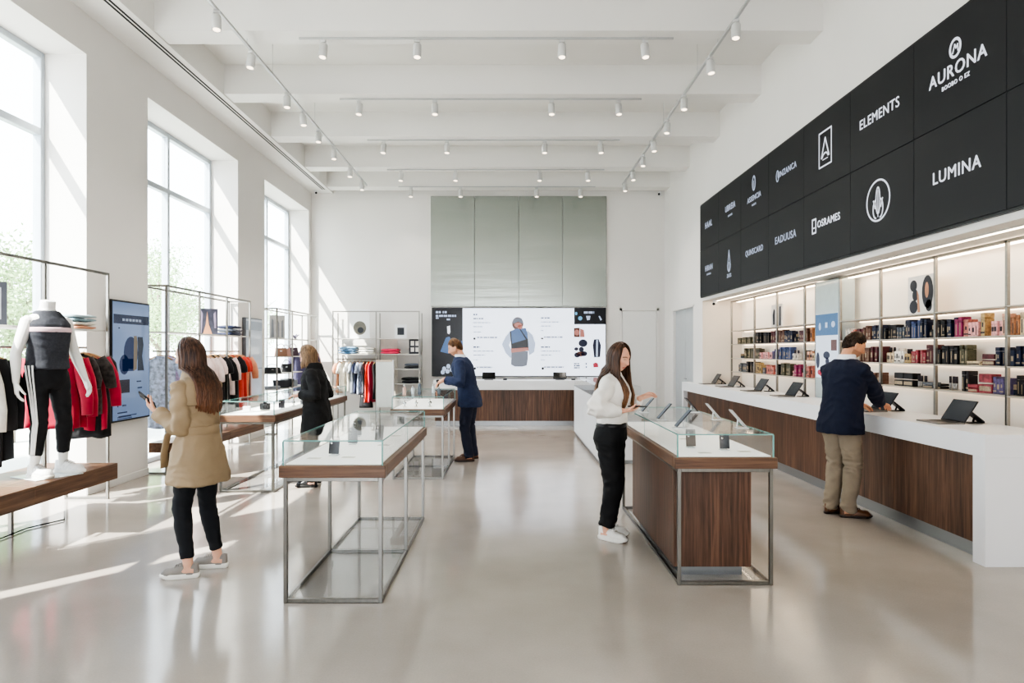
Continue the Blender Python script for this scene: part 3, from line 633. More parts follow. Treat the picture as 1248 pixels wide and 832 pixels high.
# ---------------------------------------------------------------- glass display cases
BASEGLASS = GLASS('smoky base glass', (.955, .965, .975), .55)
def display_case(label, loc, w_, L, cabinet=False, legs_mid=True):
    t = thing('display_case', label, 'display case', loc)
    q = .0125; x0, x1 = -w_/2, w_/2; h0, h1, hg = .80, .876, 1.035
    leg_y = [q, L-q]+([L*.5] if legs_mid else [])
    for y in leg_y:
        for x in (x0+q, x1-q): MB().box(x-q, x+q, y-q, y+q, 0, h0-.002, b=.002).build('leg', STEEL, t)
    for y in leg_y: MB().box(x0+2*q+.001, x1-2*q-.001, y-q*.8, y+q*.8, .002, .026, b=.002).build('base_rail', STEEL, t)
    for x in (x0+q, x1-q):
        ys = sorted(leg_y)
        for a, b in zip(ys[:-1], ys[1:]): MB().box(x-q*.8, x+q*.8, a+q+.001, b-q-.001, .002, .026, b=.002).build('base_rail', STEEL, t)
    for y in (q, L-q): MB().box(x0+2*q+.001, x1-2*q-.001, y-q, y+q, h0-.026, h0-.002, b=.002).build('top_rail', STEEL, t)
    for x in (x0+q, x1-q):
        ys = sorted(leg_y)
        for a, b in zip(ys[:-1], ys[1:]): MB().box(x-q, x+q, a+q+.001, b-q-.001, h0-.026, h0-.002).build('top_rail', STEEL, t)
    MB().box(x0+2*q+.002, x1-2*q-.002, 2*q+.002, L-2*q-.002, .027, .033).build('base_glass', BASEGLASS, t)
    # walnut apron: mitred frame look from four boards
    e = .022
    for y0, y1 in ((-e, .06), (L-.06, L+e)): MB().box(x0-e, x1+e, y0, y1, h0, h1, b=.003).build('apron_board', WALNUT_HX, t)
    for xa, xb in ((x0-e, x0+.06), (x1-.06, x1+e)): MB().box(xa, xb, .061, L-.061, h0, h1, b=.003).build('apron_board', WALNUT_H, t)
    MB().box(x0+.0605, x1-.0605, .0615, L-.0615, h0+.01, h1-.004).build('core', WHITE, t)
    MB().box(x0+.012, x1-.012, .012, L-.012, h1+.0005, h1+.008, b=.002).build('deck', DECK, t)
    # glass hood
    g = .008
    MB().box(x0, x1, 0, g, h1, hg-g).build('glass_pane', CASEGLASS, t); MB().box(x0, x1, L-g, L, h1, hg-g).build('glass_pane', CASEGLASS, t)
    MB().box(x0, x0+g, g, L-g, h1, hg-g).build('glass_pane', CASEGLASS, t); MB().box(x1-g, x1, g, L-g, h1, hg-g).build('glass_pane', CASEGLASS, t)
    MB().box(x0, x1, 0, L, hg-g, hg).build('glass_top', CASEGLASS, t)
    ed = MB(); r = .0045
    for x in (x0, x1): ed.box(x-r*.3, x+r*.3, -r*.3, L+r*.3, hg-g, hg)
    for y in (0, L): ed.box(x0, x1, y-r*.4, y+r*.4, hg-g, hg)
    for x in (x0, x1):
        for y in (0, L): ed.box(x-r, x+r, y-r, y+r, h1, hg-g)
    for x in (x0, x1): ed.box(x-.001, x+.001, L/2-.003, L/2+.003, h1, hg-g)
    ed.build('glass_edge', EDGE, t)
    return t
CA = (-1.118, 4.17, 0); LA = 2.08
display_case('glass topped display case on slim metal legs, nearest the camera on the left', CA, .63, LA)
CB = (-1.135, 8.2, 0); LB = 1.75
display_case('glass display case in front of the man in navy suit, beyond the nearest case', CB, .64, LB)
CC = (-2.97, 7.44, 0); LCc = 3.27
display_case('long glass display case beside the window racks in front of the woman in black', CC, .62, LCc)
CD = (1.483, 4.49, 0); LD = 2.2
t = display_case('glass display case with large walnut cabinet base, right of the woman in white', CD, .655, LD, True, False)
MB().box(-.315, .235, .16, 1.70, .075, .77, b=.002).build('cabinet_base', WALNUT_VX, t)
MB().box(-.26, .19, .22, 1.64, 0, .074).build('plinth', P('brushed plinth', '#9ea0a1'), t)
# ---------------------------------------------------------------- figures
def sring(c, ax, ay, rx, ry, n=22, p=2.3):
    out = []
    for k in range(n):
        a = 2*PI*k/n; cx, sy = math.cos(a), math.sin(a)
        out.append(c+ax*(rx*math.copysign(abs(cx)**(2/p), cx))+ay*(ry*math.copysign(abs(sy)**(2/p), sy)))
    return out
def apply_mods(me, voxel, smooth=2):
    o = bpy.data.objects.new('tmp', me); COL.objects.link(o)
    r = o.modifiers.new('r', 'REMESH'); r.mode = 'VOXEL'; r.voxel_size = voxel; r.use_smooth_shade = True
    if smooth: s = o.modifiers.new('s', 'SMOOTH'); s.factor = .5; s.iterations = smooth
    dg = bpy.context.evaluated_depsgraph_get(); ev = o.evaluated_get(dg)
    m2 = bpy.data.meshes.new_from_object(ev); bpy.data.objects.remove(o)
    m2.polygons.foreach_set('use_smooth', [True]*len(m2.polygons)); return m2
def folds(me, amp, seed=0, sx=9, sz=14, zones=()):
    """soft cloth creases: displaces along normals; zones = (point, radius, extra amplitude)"""
    nv = len(me.vertices); co = np.empty(nv*3); me.vertices.foreach_get('co', co); co = co.reshape(-1, 3)
    no = np.empty(nv*3); me.vertices.foreach_get('normal', no); no = no.reshape(-1, 3)
    d = np.empty(nv); of = V((seed*3.1, seed*1.7, seed*2.3))
    for i in range(nv):
        p = co[i]; a = amp
        for c, r, e in zones:
            q = ((p[0]-c[0])**2+(p[1]-c[1])**2+(p[2]-c[2])**2)/(r*r)
            if q < 4: a += e*math.exp(-q)
        a *= 1.7; w = noise.noise(V((p[0]*sx*.4, p[1]*sx*.4, p[2]*sx*.4))+of)*.05
        n1 = noise.noise(V(((p[0]+w)*sx, (p[1]+w)*sx, (p[2]+w*3)*sz))+of); n2 = noise.noise(V((p[0]*sx*2.4, p[1]*sx*2.4, p[2]*sz*2.1))+of)
        d[i] = a*((1-abs(n1)*2.2)*.9+n2*.45)
    co += no*d[:, None]; me.vertices.foreach_set('co', co.ravel()); me.update()
def put(name, me, mat, parent, label=None):
    me.materials.clear(); me.materials.append(mat); o = bpy.data.objects.new(name, me); COL.objects.link(o); o.parent = parent
    if label: o['label'] = label
    return o
def ik(a, b, l1, l2, pole):
    d = b-a; L = min(d.length, (l1+l2)*.995); u = d.normalized(); x = (l1*l1-l2*l2+L*L)/(2*L); h = math.sqrt(max(l1*l1-x*x, 1e-6))
    p = pole-u*pole.dot(u); p.normalize(); return a+u*x+p*h
def smooth01(x): x = max(0., min(1., x)); return x*x*(3-2*x)
def head_geo(mb, C, R, s, male):
    n, m = 60, 44; rings = []
    G = lambda v, w_: math.exp(-(v/w_)**2)
    for i in range(m+1):
        th = PI*(i+.03)/(m+.06); ring = []
        for k in range(n):
            ph = 2*PI*k/n; d = V((math.sin(th)*math.sin(ph), math.sin(th)*math.cos(ph), math.cos(th)))
            x, y, z = d.x*.074, d.y*.093, d.z*.115
            if z < 0:
                t = -z/.115; x *= 1-(.30 if not male else .22)*t**1.6
                y *= (1-.04*t) if y > 0 else (1-.5*t)
            else:
                y += -.012*(z/.115) if y < 0 else -.006*(z/.115)**2
            ax = abs(x)
            if d.y > 0:
                f = smooth01(d.y/.35)
                tri = smooth01((.024-z)/.05) if z > -.028 else smooth01((z+.044)/.014)
                e = (.025 if male else .022)*G(x, .0105+.004*(z < -.015))*tri
                e += -.010*G(ax-.031, .016)*G(z-.012, .012)+.0045*G(ax-.028, .03)*G(z-.033, .010)
                e += .006*G(x, .02)*(G(z+.0565, .006)+G(z+.069, .007))-.0045*G(x, .02)*G(z+.0625, .0028)
                e += .008*G(x, .022)*G(z+.098, .016)+.004*G(ax-.045, .02)*G(z+.022, .02)
                y += e*f
            ring.append(C+R @ V((x, y, z))*s)
        rings.append(ring)
    mb.loft(rings)
    for sx in (-1, 1):
        er = []
        for i in range(9):
            th = PI*(i+.05)/(8.1); er.append([C+R @ V((sx*(.0745+.011*math.sin(th)*math.cos(a)+.005*math.cos(th)+.009*max(0, -math.sin(a))*math.sin(th)), -.012+.020*math.sin(th)*math.sin(a)-.006*math.cos(th), -.006+.031*math.cos(th)))*s for a in [2*PI*k/12 for k in range(12)]])
        mb.loft(er)
def hand_geo(mb, W, f, nrm, side, curl, s=1.0, spread=1.0, thumb=1.0):
    """W wrist, f finger direction, nrm palm normal, side +1 right hand / -1 left"""
    f = f.normalized(); nrm = (nrm-f*nrm.dot(f)).normalized(); t = f.cross(nrm)*side; tips = []
    rr = [(0, .027, .021), (.03, .033, .018), (.065, .040, .016), (.092, .039, .013)]
    mb.loft([sring(W+f*(d*s), t, nrm, a*s, b*s, 16, 2.6) for d, a, b in [(-.03, .024, .021)]+rr])
    for o_, L, r in ((.029, .073, .0088), (.010, .082, .0092), (-.010, .076, .0088), (-.028, .060, .0078)):
        p = W+f*(.085*s)+t*(o_*s); d = (f+t*(o_*1.6*spread)).normalized(); pts, rad = [p-f*.012*s, p], [r*s, r*s]; q = d
        for j, fr in enumerate((.44, .31, .25)):
            ax = t*side; c = curl*(.8, 1.1, .7)[j]; q = (q*math.cos(c)+nrm*math.sin(c)).normalized(); p = p+q*(L*fr*s); pts.append(p); rad.append(r*s*(1-.09*(j+1)))
        mb.tube(pts, rad, 10); mb.ball(pts[-1], rad[-1]*1.0, 10, 6); tips.append(pts[-1])
    p = W+f*(.022*s)+t*(.022*s); d1 = (f*.75+t*.62*thumb+nrm*.35).normalized(); p1 = p+d1*.045*s; d2 = (f*.9+t*.15+nrm*(.3+curl*.4)).normalized(); p2 = p1+d2*.034*s; p3 = p2+(d2+nrm*.2).normalized()*.026*s
    mb.tube([p-d1*.01, p, p1, p2, p3], [.013*s, .0135*s, .0115*s, .0098*s, .008*s], 10); mb.ball(p3, .008*s, 10, 6)
    return tips
TF = [(.47, .140, .100, -.008), (.515, .178, .124, -.014), (.56, .168, .116, -.010), (.62, .128, .094, .0), (.68, .132, .100, .006), (.74, .148, .118, .016), (.785, .156, .104, .002), (.815, .150, .082, -.008), (.84, .09, .062, -.010), (.862, .054, .054, -.004)]
TM = [(.47, .150, .105, -.005), (.515, .172, .118, -.010), (.56, .165, .112, -.005), (.62, .155, .106, .0), (.68, .164, .112, .004), (.74, .184, .122, .008), (.785, .192, .112, .0), (.815, .185, .088, -.006), (.842, .105, .07, -.010), (.865, .062, .06, -.004)]
SKIN_N = [0]
def skin_mat(base, lips, tone):
    m, nt, out = nodes('skin '+tone); L = nt.links.new
    b = N(nt, 'ShaderNodeBsdfPrincipled'); b.inputs['Roughness'].default_value = .5; b.inputs['Subsurface Weight'].default_value = .12; b.inputs['Subsurface Scale'].default_value = .008
    at = N(nt, 'ShaderNodeVertexColor'); at.layer_name = 'tone'
    nz = N(nt, 'ShaderNodeTexNoise'); nz.inputs['Scale'].default_value = 40; L(coords(nt), nz.inputs[0])
    mr = N(nt, 'ShaderNodeMapRange'); mr.inputs['To Min'].default_value = .93; mr.inputs['To Max'].default_value = 1.07; L(nz.outputs[0], mr.inputs[0])
    mx = N(nt, 'ShaderNodeMix', data_type='RGBA', blend_type='MULTIPLY'); mx.inputs[0].default_value = 1; L(at.outputs[0], mx.inputs[6]); L(mr.outputs[0], mx.inputs[7]); L(mx.outputs[2], b.inputs['Base Color']); L(b.outputs[0], out.inputs[0]); return m
class Fig: pass
def figure(name, label, loc, face, H, male, lean=0.0, head=(0, 0, 0), feet=None, hands=None, skin=('#d9a88c', '#b5655c', '#4a3224'), headless=False, mat=None, cat='person', z0=0.0, stance=.085, bw=1.0):
    """face: world direction; feet: [(right foot world x,y, toe world dir), (left ...)]; hands: [(world wrist, finger dir, palm normal, curl, elbow pole) right, left]"""
    F = Fig(); rz = math.atan2(-face[0], face[1]); root = thing(name, label, cat, loc, rz); F.root = root
    Mi = (Matrix.Translation(loc) @ Matrix.Rotation(rz, 4, 'Z')).inverted(); M3 = Mi.to_3x3()
    s = H/1.70; F.s, F.H, F.male = s, H, male; T = TM if male else TF; F.T = T; hip = .53*H
    def B(p):           # lean: shear forward above the hips
        k = max(0, p.z-hip); return V((p.x, p.y+lean*k*(1+.25*k), p.z-lean*lean*k*.5))
    F.B = B; X, Y = V((1, 0, 0)), V((0, 1, 0))
    def tor(tbl, off=0.0, n=28, p=2.35):
        return [sring(B(V((0, yo*s, zf*H))), X, Y, rx*s*bw+off, ry*s+off, n, p) for zf, rx, ry, yo in tbl]
    F.tor = tor; mb = MB(); mb.loft(tor(T))
    # arms
    sw = (.176 if male else .143)*s*bw; F.bw = bw; F.sh, F.el, F.wr, F.hd = [], [], [], []
    for i, sd in enumerate((1, -1)):
        sh = B(V((sd*sw, -.008*s, (.795 if male else .80)*H))); w, f, nn, curl, pole = hands[i]; w = Mi @ V(w); f = (M3 @ V(f)).normalized(); nn = (M3 @ V(nn)).normalized()
        l1, l2 = .172*H, .146*H; d = w-sh
        if d.length > (l1+l2)*.99: w = sh+d.normalized()*(l1+l2)*.99
        el = ik(sh, w, l1, l2, M3 @ V(pole) if pole else V((sd*.25, -.7, -.7)))
        k = 1.04 if male else .92
        mb.tube([sh+V((-sd*.02, 0, .012)), sh, sh.lerp(el, .3), sh.lerp(el, .75), el, el.lerp(w, .25), el.lerp(w, .7), w], [.05*k*s, .056*k*s, .05*k*s, .042*k*s, .040*k*s, .041*k*s, .031*k*s, .025*k*s], 16)
        F.tips = hand_geo(mb, w, f, nn, sd, curl, s*(1.06 if male else .94))
        F.sh.append(sh); F.el.append(el); F.wr.append(w); F.hd.append((f, nn))
    # legs
    F.hp, F.kn, F.an, F.toe = [], [], [], []
    for i, sd in enumerate((1, -1)):
        hp = V((sd*stance*s, -.01, .515*H)); (fx, fy), td = feet[i]; a = Mi @ V((fx, fy, loc[2])); a.z = .052*H; td = M3 @ V((td[0], td[1], 0)); td.normalize()
        kn = ik(hp, a, .2375*H, .2305*H, td*.6+Y)
        k = 1.0 if male else .97
        mb.tube([hp+V((0, 0, .03)), hp, hp.lerp(kn, .45), kn.lerp(hp, .08), kn, kn.lerp(a, .3), kn.lerp(a, .7), a, a-V((0, 0, .03*s))], [.085*k*s, .09*k*s, .074*k*s, .057*k*s, .054*k*s, .056*k*s, .042*k*s, .035*k*s, .034*k*s], 18)
        h = a.z; mb.tube([a-td*.045*s-V((0, 0, h*.45)), a-V((0, 0, h*.45))+td*.02*s, a+td*.10*s-V((0, 0, h*.62)), a+td*.155*s-V((0, 0, h*.72)), a+td*.185*s-V((0, 0, h*.76))], [.030*s, .036*s, .036*s, .03*s, .016*s], 14)
        F.hp.append(hp); F.kn.append(kn); F.an.append(a); F.toe.append(td)
    # neck and head
    nb = B(V((0, -.012*s, .845*H))); F.nb = nb
    yaw, pitch, roll = head; R = Matrix.Rotation(yaw, 3, 'Z') @ Matrix.Rotation(-pitch, 3, 'X') @ Matrix.Rotation(roll, 3, 'Y'); F.R = R
    base = B(V((0, .0, .872*H))); C = base+R @ V((0, .022, .113))*s+V((0, .004, -.004)); F.C = C
    nr = (.058 if male else .049)*s
    if headless:
        top = B(V((0, .012, .905*H))); mb.tube([nb-V((0, 0, .03)), nb, top], [nr*1.25, nr*1.08, nr*1.0], 22); F.top = top
    else:
        mb.tube([nb-V((0, 0, .03)), nb, C+R @ V((0, -.028, -.06))*s, C+R @ V((0, -.02, -.01))*s], [nr*1.25, nr*1.05, nr*.95, nr*.9], 20)
        head_geo(mb, C, R, s, male)
    me = apply_mods(mb.mesh('body'), .0052, 1)
    if mat is None:
        base_c, lip_c, brow_c = [np.array(lin(c)) for c in skin]
        nv = len(me.vertices); co = np.empty(nv*3); me.vertices.foreach_get('co', co); co = co.reshape(-1, 3)
        q = (co-np.array(C)) @ np.array(R)/s; col = np.tile(base_c, (nv, 1))
        def mixin(mask, c): 
            nonlocal col
            mask = np.clip(mask, 0, 1)[:, None]; col = col*(1-mask)+np.array(c)*mask
        front = (q[:, 1] > .03)
        ax = np.abs(q[:, 0])
        mixin(.35*front*np.exp(-((ax-.043)/.02)**2-((q[:, 2]+.03)/.02)**2), base_c*np.array([1.05, .72, .68]))
        mixin(.85*front*(ax < .024)*(np.abs(q[:, 2]+.0625) < .0105*(1-(ax/.03)**2)), lip_c)
        mixin(.8*front*(np.abs(q[:, 2]-.034+.006*((ax-.03)/.02)**2) < .0045)*(ax > .012)*(ax < .05), brow_c)
        mixin(.55*front*np.exp(-((ax-.031)/.014)**2-((q[:, 2]-.012)/.009)**2), base_c*.45)  # eye socket shade painted into the skin tone
        if male: mixin(.38*(q[:, 1] > -.02)*(q[:, 2] < -.04)*(q[:, 2] > -.125)*(np.hypot(q[:, 0], q[:, 1]) < .13)*(1-(np.abs(q[:, 2]+.0625) < .009)*(ax < .022)), brow_c*1.3)
        for w_ in range(2):
            pass
        at = me.color_attributes.new('tone', 'FLOAT_COLOR', 'POINT'); buf = np.ones((nv, 4)); buf[:, :3] = col; at.data.foreach_set('color', buf.ravel())
        SKIN_N[0] += 1; mat = skin_mat(None, None, str(SKIN_N[0]))
        put('body', me, mat, root)
        EW = P('eye white', '#e6e1dc', .2, var=.02); EI = P('iris brown', '#2f1d14', .15)
        for sx in (-1, 1):
            e = MB(); e.ball((0, 0, 0), .0118*s, 14, 10, 0, Matrix.Translation(C+R @ V((sx*.031, .0632, .011))*s)); e.ball((0, 0, 0), .0062*s, 10, 8, 1, Matrix.Translation(C+R @ V((sx*.031+.0, .0702, .0095))*s)); e.build('eye', [EW, EI], root)
    else: put('body', me, mat, root)
    return F
def garment_top(F, name, mat, table, off=.012, cuffs=(.96, .96), sr=(.068, .062, .053, .050, .042), vox=.0075, amp=.0035, seed=1, extra=None, sleeves=True, neck_open=False, amp_el=.006, z_noise=10):
    s, mb = F.s, MB(); mb.loft(F.tor(table, off))
    zones = []
    if sleeves:
        for i, sd in enumerate((1, -1)):
            sh, el, w = F.sh[i], F.el[i], F.wr[i]; e = el.lerp(w, cuffs[i])
            mb.tube([sh+V((-sd*.05*s, 0, .004)), sh+V((sd*.002, 0, .0)), sh.lerp(el, .35), sh.lerp(el, .8), el, el.lerp(w, .2), el.lerp(w, .6), e], [sr[0]*s*.92, sr[0]*s, sr[1]*s, sr[2]*s, sr[2]*s, sr[3]*s, sr[3]*s*.96, sr[4]*s], 18)
            zones.append((el, .11*s, amp_el)); zones.append((sh+V((0, 0, -.08)), .09*s, amp_el*.5))
    if extra: extra(mb)
    me = apply_mods(mb.mesh(name), vox, 3); folds(me, amp, seed, 8, z_noise, zones); return put(name, me, mat, F.root)
def trousers(F, name, mat, rad, hem=.05, top=.60, off=.012, seed=5, amp=.003, tbl=None, vox=.0075, ends=None):
    s, H, mb = F.s, F.H, MB(); T = tbl or [(.450, .13, .098, -.008), (.475, .15, .112, -.008)]+[r for r in F.T if .5 < r[0] <= top+.001]
    mb.loft(F.tor(T, off)); z = []
    for i, sd in enumerate((1, -1)):
        hp, kn, an = F.hp[i], F.kn[i], F.an[i]; e = kn.lerp(an, 1-hem/(.235)) if ends is None else kn.lerp(an, ends)
        mb.tube([hp+V((0, 0, .04)), hp-V((0, 0, .02)), hp.lerp(kn, .4), hp.lerp(kn, .85), kn, kn.lerp(e, .35), kn.lerp(e, .75), e], [r*s for r in rad], 20)
        z += [(kn, .10*s, amp*1.4), (e, .09*s, amp*1.3), (hp-V((0, -.05, .03)), .1*s, amp)]
    me = apply_mods(mb.mesh(name), vox, 3); folds(me, amp, seed, 8, 13, z); return put(name, me, mat, F.root)
# shoes: local +y forward, origin at the heel centre on the ground
def sole_geo(L, w_, h=.026, heel=0.0):
    mb = MB(); pts = []
    for k in range(28):
        a = 2*PI*k/28; y = L/2-L/2*math.cos(a); u = y/L; hw = w_/2*(.72+.30*smooth01((u-.25)/.4)-.02)*abs(math.sin(a))**.55*math.copysign(1, math.sin(a)); pts.append((hw, y))
    lay = [(0, .97), (.004, 1.0), (h*.8, 1.02), (h, .99)]
    mb.loft([[V((x*k, L/2+(y-L/2)*k, z+.012*smooth01((y/L-.8)/.2)*(z < .01))) for x, y in pts] for z, k in lay], smooth=True); return mb
def shoe_geo(L, w_, h0=.024, hi=.075, toe=.045, low=True):
    mb = MB(); rings = []
    for i in range(15):
        u = i/14; y = .004+u*(L-.008); hw = w_/2*(.72+.28*smooth01((u-.25)/.4))*max(.12, (1-abs(2*u-1)**5))**.55
        ht = (hi+.012*smooth01((.15-u)/.15)) if u < .36 else hi+(toe-hi)*smooth01((u-.36)/.4); ht *= 1-.75*smooth01((u-.86)/.14)
        if u < .05: ht *= .9
        ring = []
        for k in range(18):
            a = 2*PI*k/18; c, s_ = math.cos(a), math.sin(a)
            x = hw*math.copysign(abs(c)**.8, c)*(1-.28*max(0, s_)*(u < .5)); z = h0-.006+(ht if s_ > 0 else .006)*math.copysign(abs(s_)**.75, s_); ring.append(V((x, y, max(z, h0-.01))))
        rings.append(ring)
    mb.loft(rings); return mb
def shoes(F, upper, sole, L=.27, w_=.098, hi=.085, toe=.05, h=.026, laces=None, heel=None, names=('shoe_upper', 'shoe_sole')):
    for i in range(2):
        td, a = F.toe[i], F.an[i]; M = Matrix.Translation((a.x-td.x*.075*F.s, a.y-td.y*.075*F.s, 0)) @ Matrix.Rotation(math.atan2(-td.x, td.y), 4, 'Z')
        u = shoe_geo(L, w_, h, hi, toe); g = MB(); g.add(u.v, u.f, 0, True, M); so = g.build('shoe', upper, F.root)
        u = sole_geo(L*1.02, w_*1.04, h); g = MB(); g.add([(x, y-L*.01, z) for x, y, z in u.v], u.f, 0, True, M); g.build('sole', sole, so)
        if laces:
            g = MB()
            for k in range(4):
                y = L*(.40+.065*k); z = h+hi-(hi-toe)*smooth01((.40+.065*k-.36)/.4)+.001; g.tube([(-.026, y, z-.008), (0, y+.004, z+.003), (.026, y, z-.008)], .0035, 6, M=M)
            g.build('laces', laces, so)
def hair_mat(name, dark, light, tip=None, z0=0, z1=1):
    m, nt, out = nodes(name); L = nt.links.new
    b = N(nt, 'ShaderNodeBsdfPrincipled'); b.inputs['Roughness'].default_value = .42; b.inputs['Specular IOR Level'].default_value = .4
    nz = N(nt, 'ShaderNodeTexNoise'); nz.inputs['Scale'].default_value = 1; nz.inputs['Detail'].default_value = 4; L(coords(nt, (70, 70, 7)), nz.inputs[0])
    cr = N(nt, 'ShaderNodeValToRGB'); e = cr.color_ramp.elements; e[0].position = .35; e[0].color = (*lin(dark), 1); e[1].position = .7; e[1].color = (*lin(light), 1); L(nz.outputs[0], cr.inputs[0]); src = cr.outputs[0]
    if tip:
        sx = N(nt, 'ShaderNodeSeparateXYZ'); tc = N(nt, 'ShaderNodeTexCoord'); L(tc.outputs['Object'], sx.inputs[0])
        mr = N(nt, 'ShaderNodeMapRange'); mr.inputs['From Min'].default_value = z1; mr.inputs['From Max'].default_value = z0; L(sx.outputs[2], mr.inputs[0])
        mm = N(nt, 'ShaderNodeMath', operation='MULTIPLY'); L(mr.outputs[0], mm.inputs[0]); L(nz.outputs[0], mm.inputs[1]); m3 = N(nt, 'ShaderNodeMath', operation='MULTIPLY'); m3.inputs[1].default_value = 1.7; m3.use_clamp = True; L(mm.outputs[0], m3.inputs[0])
        mx = N(nt, 'ShaderNodeMix', data_type='RGBA'); L(m3.outputs[0], mx.inputs[0]); L(src, mx.inputs[6]); mx.inputs[7].default_value = (*lin(tip), 1); src = mx.outputs[2]
    L(src, b.inputs['Base Color']); L(b.outputs[0], out.inputs[0]); return m
def scalp(F, az, pol, k=1.0):
    d = V((math.sin(pol)*math.sin(az), math.sin(pol)*math.cos(az), math.cos(pol)))
    x, y, z = d.x*.076*k, d.y*.096*k, d.z*.117*k
    if y < 0: y *= 1.0; 
    return F.C+F.R @ (V((x, y-.004, z+.002))*F.s)
def long_hair(F, mat, zend, az0=58, bulk=.03, fall=None, seed=1, n=150, part=.012, front=.0, wave=.008, gather=1.0, tipz=None, tabl=None, off=.02, bsplit=.6, xmax=.125):
    """fall(az): -> (dx, dy) local drift at the tips"""
    g = random.Random(seed); mb = MB(); s = F.s; tabl = tabl or F.T
    # close shell under the strands
    rings = []; m = 30
    for j in range(12):
        pol = .05+1.75*j/11; ring = []
        for k in range(m):
            az = math.radians(az0)+(2*PI-2*math.radians(az0))*k/(m-1) if pol > .75 else 2*PI*k/(m-1)
            if pol <= .75: az = math.radians(az0*(pol/.75)**2)+(2*PI-2*math.radians(az0*(pol/.75)**2))*k/(m-1)
            ring.append(scalp(F, az, pol, 1.07))
        rings.append(ring)
    vs = [p for r in rings for p in r]; fs = [(a*m+i, a*m+i+1, (a+1)*m+i+1, (a+1)*m+i) for a in range(11) for i in range(m-1)]
    mb.add(vs, fs, 0, True)
    for q in range(n):
        u = (q+.5)/n; az = math.radians(az0)+(2*PI-2*math.radians(az0))*u; az += g.uniform(-.03, .03)
        back = abs(az-PI)/(PI-math.radians(az0))   # 0 at the back .. 1 at the face
        k0 = 1.09+g.uniform(0, .07); pts, rad = [], []
        p0 = .12+g.uniform(0, .25)
        for j in range(9):
            pol = p0+(1.62-p0)*j/8; a2 = az
            if pol < 1.1: a2 = PI+(az-PI)*(.55+.45*smooth01(pol/1.1)) if back < .75 else az*1.0+(.0)
            pts.append(scalp(F, a2, pol, k0)); rad.append(.0125*s)
        e = pts[-1]; tz = (zend+g.uniform(-.03, .03)) if tipz is None else tipz(back)+g.uniform(-.02, .02); dx, dy = fall(az, back) if fall else (0, -.03); ph = g.uniform(0, 6.28); J = 9
        for j in range(1, J+1):
            v = j/J; z = e.z+(tz-e.z)*v
            w = wave*math.sin(v*7+ph)*v; k = smooth01(v*1.1)
            pt = V((e.x*(1+(gather-1)*v)+dx*k+w, e.y+dy*k+w*.7+g.uniform(-.002, .002), z))
            zf = z/F.H
            if zf < .875:
                trx, try_, tyo = [float(np.interp(zf, [r[0] for r in tabl], [r[c_] for r in tabl]))*s for c_ in (1, 2, 3)]
                lc = F.B(V((0, tyo, z))); ex, ey = trx*F.bw+off, try_+off; qx, qy = pt.x/ex, (pt.y-lc.y)/ey; rr_ = math.hypot(qx, qy)
                lim_ = 1.0+.06*g.random()
                if abs(pt.x) > xmax: pt.x = math.copysign(xmax+(abs(pt.x)-xmax)*(1-k*.8), pt.x); qx = pt.x/ex
                if abs(qx) < lim_:
                    yy = math.sqrt(max(lim_**2-qx*qx, .10))*ey; sg = -1 if back < bsplit else 1
                    pt.y = min(pt.y, lc.y-yy) if sg < 0 else max(pt.y, lc.y+yy)
            pts.append(pt); rad.append(.0125*s*(1.05-.62*v**2.2))
        mb.tube(pts, rad, 7, flat=.75)
    return mb.build('hair', mat, F.root)
def short_hair(F, mat, seed=2, top=.024, side=.008, front=50):
    g = random.Random(seed); mb = MB(); m, J = 44, 14; s = F.s
    def lim(az):
        a = abs(((az+PI) % (2*PI))-PI); return math.radians(np.interp(math.degrees(a), [0, 35, 58, 72, 90, 100, 135, 180], [front, front+2, front+10, 76, 78, 94, 114, 123]))
    rings = []
    for j in range(J+1):
        ring = []
        for k in range(m):
            az = 2*PI*k/m; pol = .03+lim(az)*j/J; t = j/J; th = (side+(top-side)*(1-smooth01(t*1.15)))*(1-smooth01((t-.5)/.5)*.98)
            nn = noise.noise(V((math.sin(az)*4, math.cos(az)*4, pol*5+seed)))*.004
            kk = 1.0; p = scalp(F, az, pol, 1.0); d = (p-F.C).normalized(); ring.append(p+d*((th+nn)*s))
        rings.append(ring)
    mb.loft(rings, cap=True)
    for q in range(420):
        az = g.uniform(0, 2*PI); pol = lim(az)*math.sqrt(g.random())*.91; t = pol/lim(az)
        th = (side+(top-side)*(1-smooth01(t*1.15)))*s; p = scalp(F, az, pol, 1.0); d = (p-F.C).normalized(); p2 = scalp(F, az+g.uniform(-.12, .12), min(pol+.13, lim(az)*1.02), 1.0); q2 = (p2-p).normalized()
        a = p+d*th*.6; mb.tube([a, a+q2*.014+d*.005, a+q2*.03+d*.002], [.0045, .004, .001], 5)
    return mb.build('hair', mat, F.root)
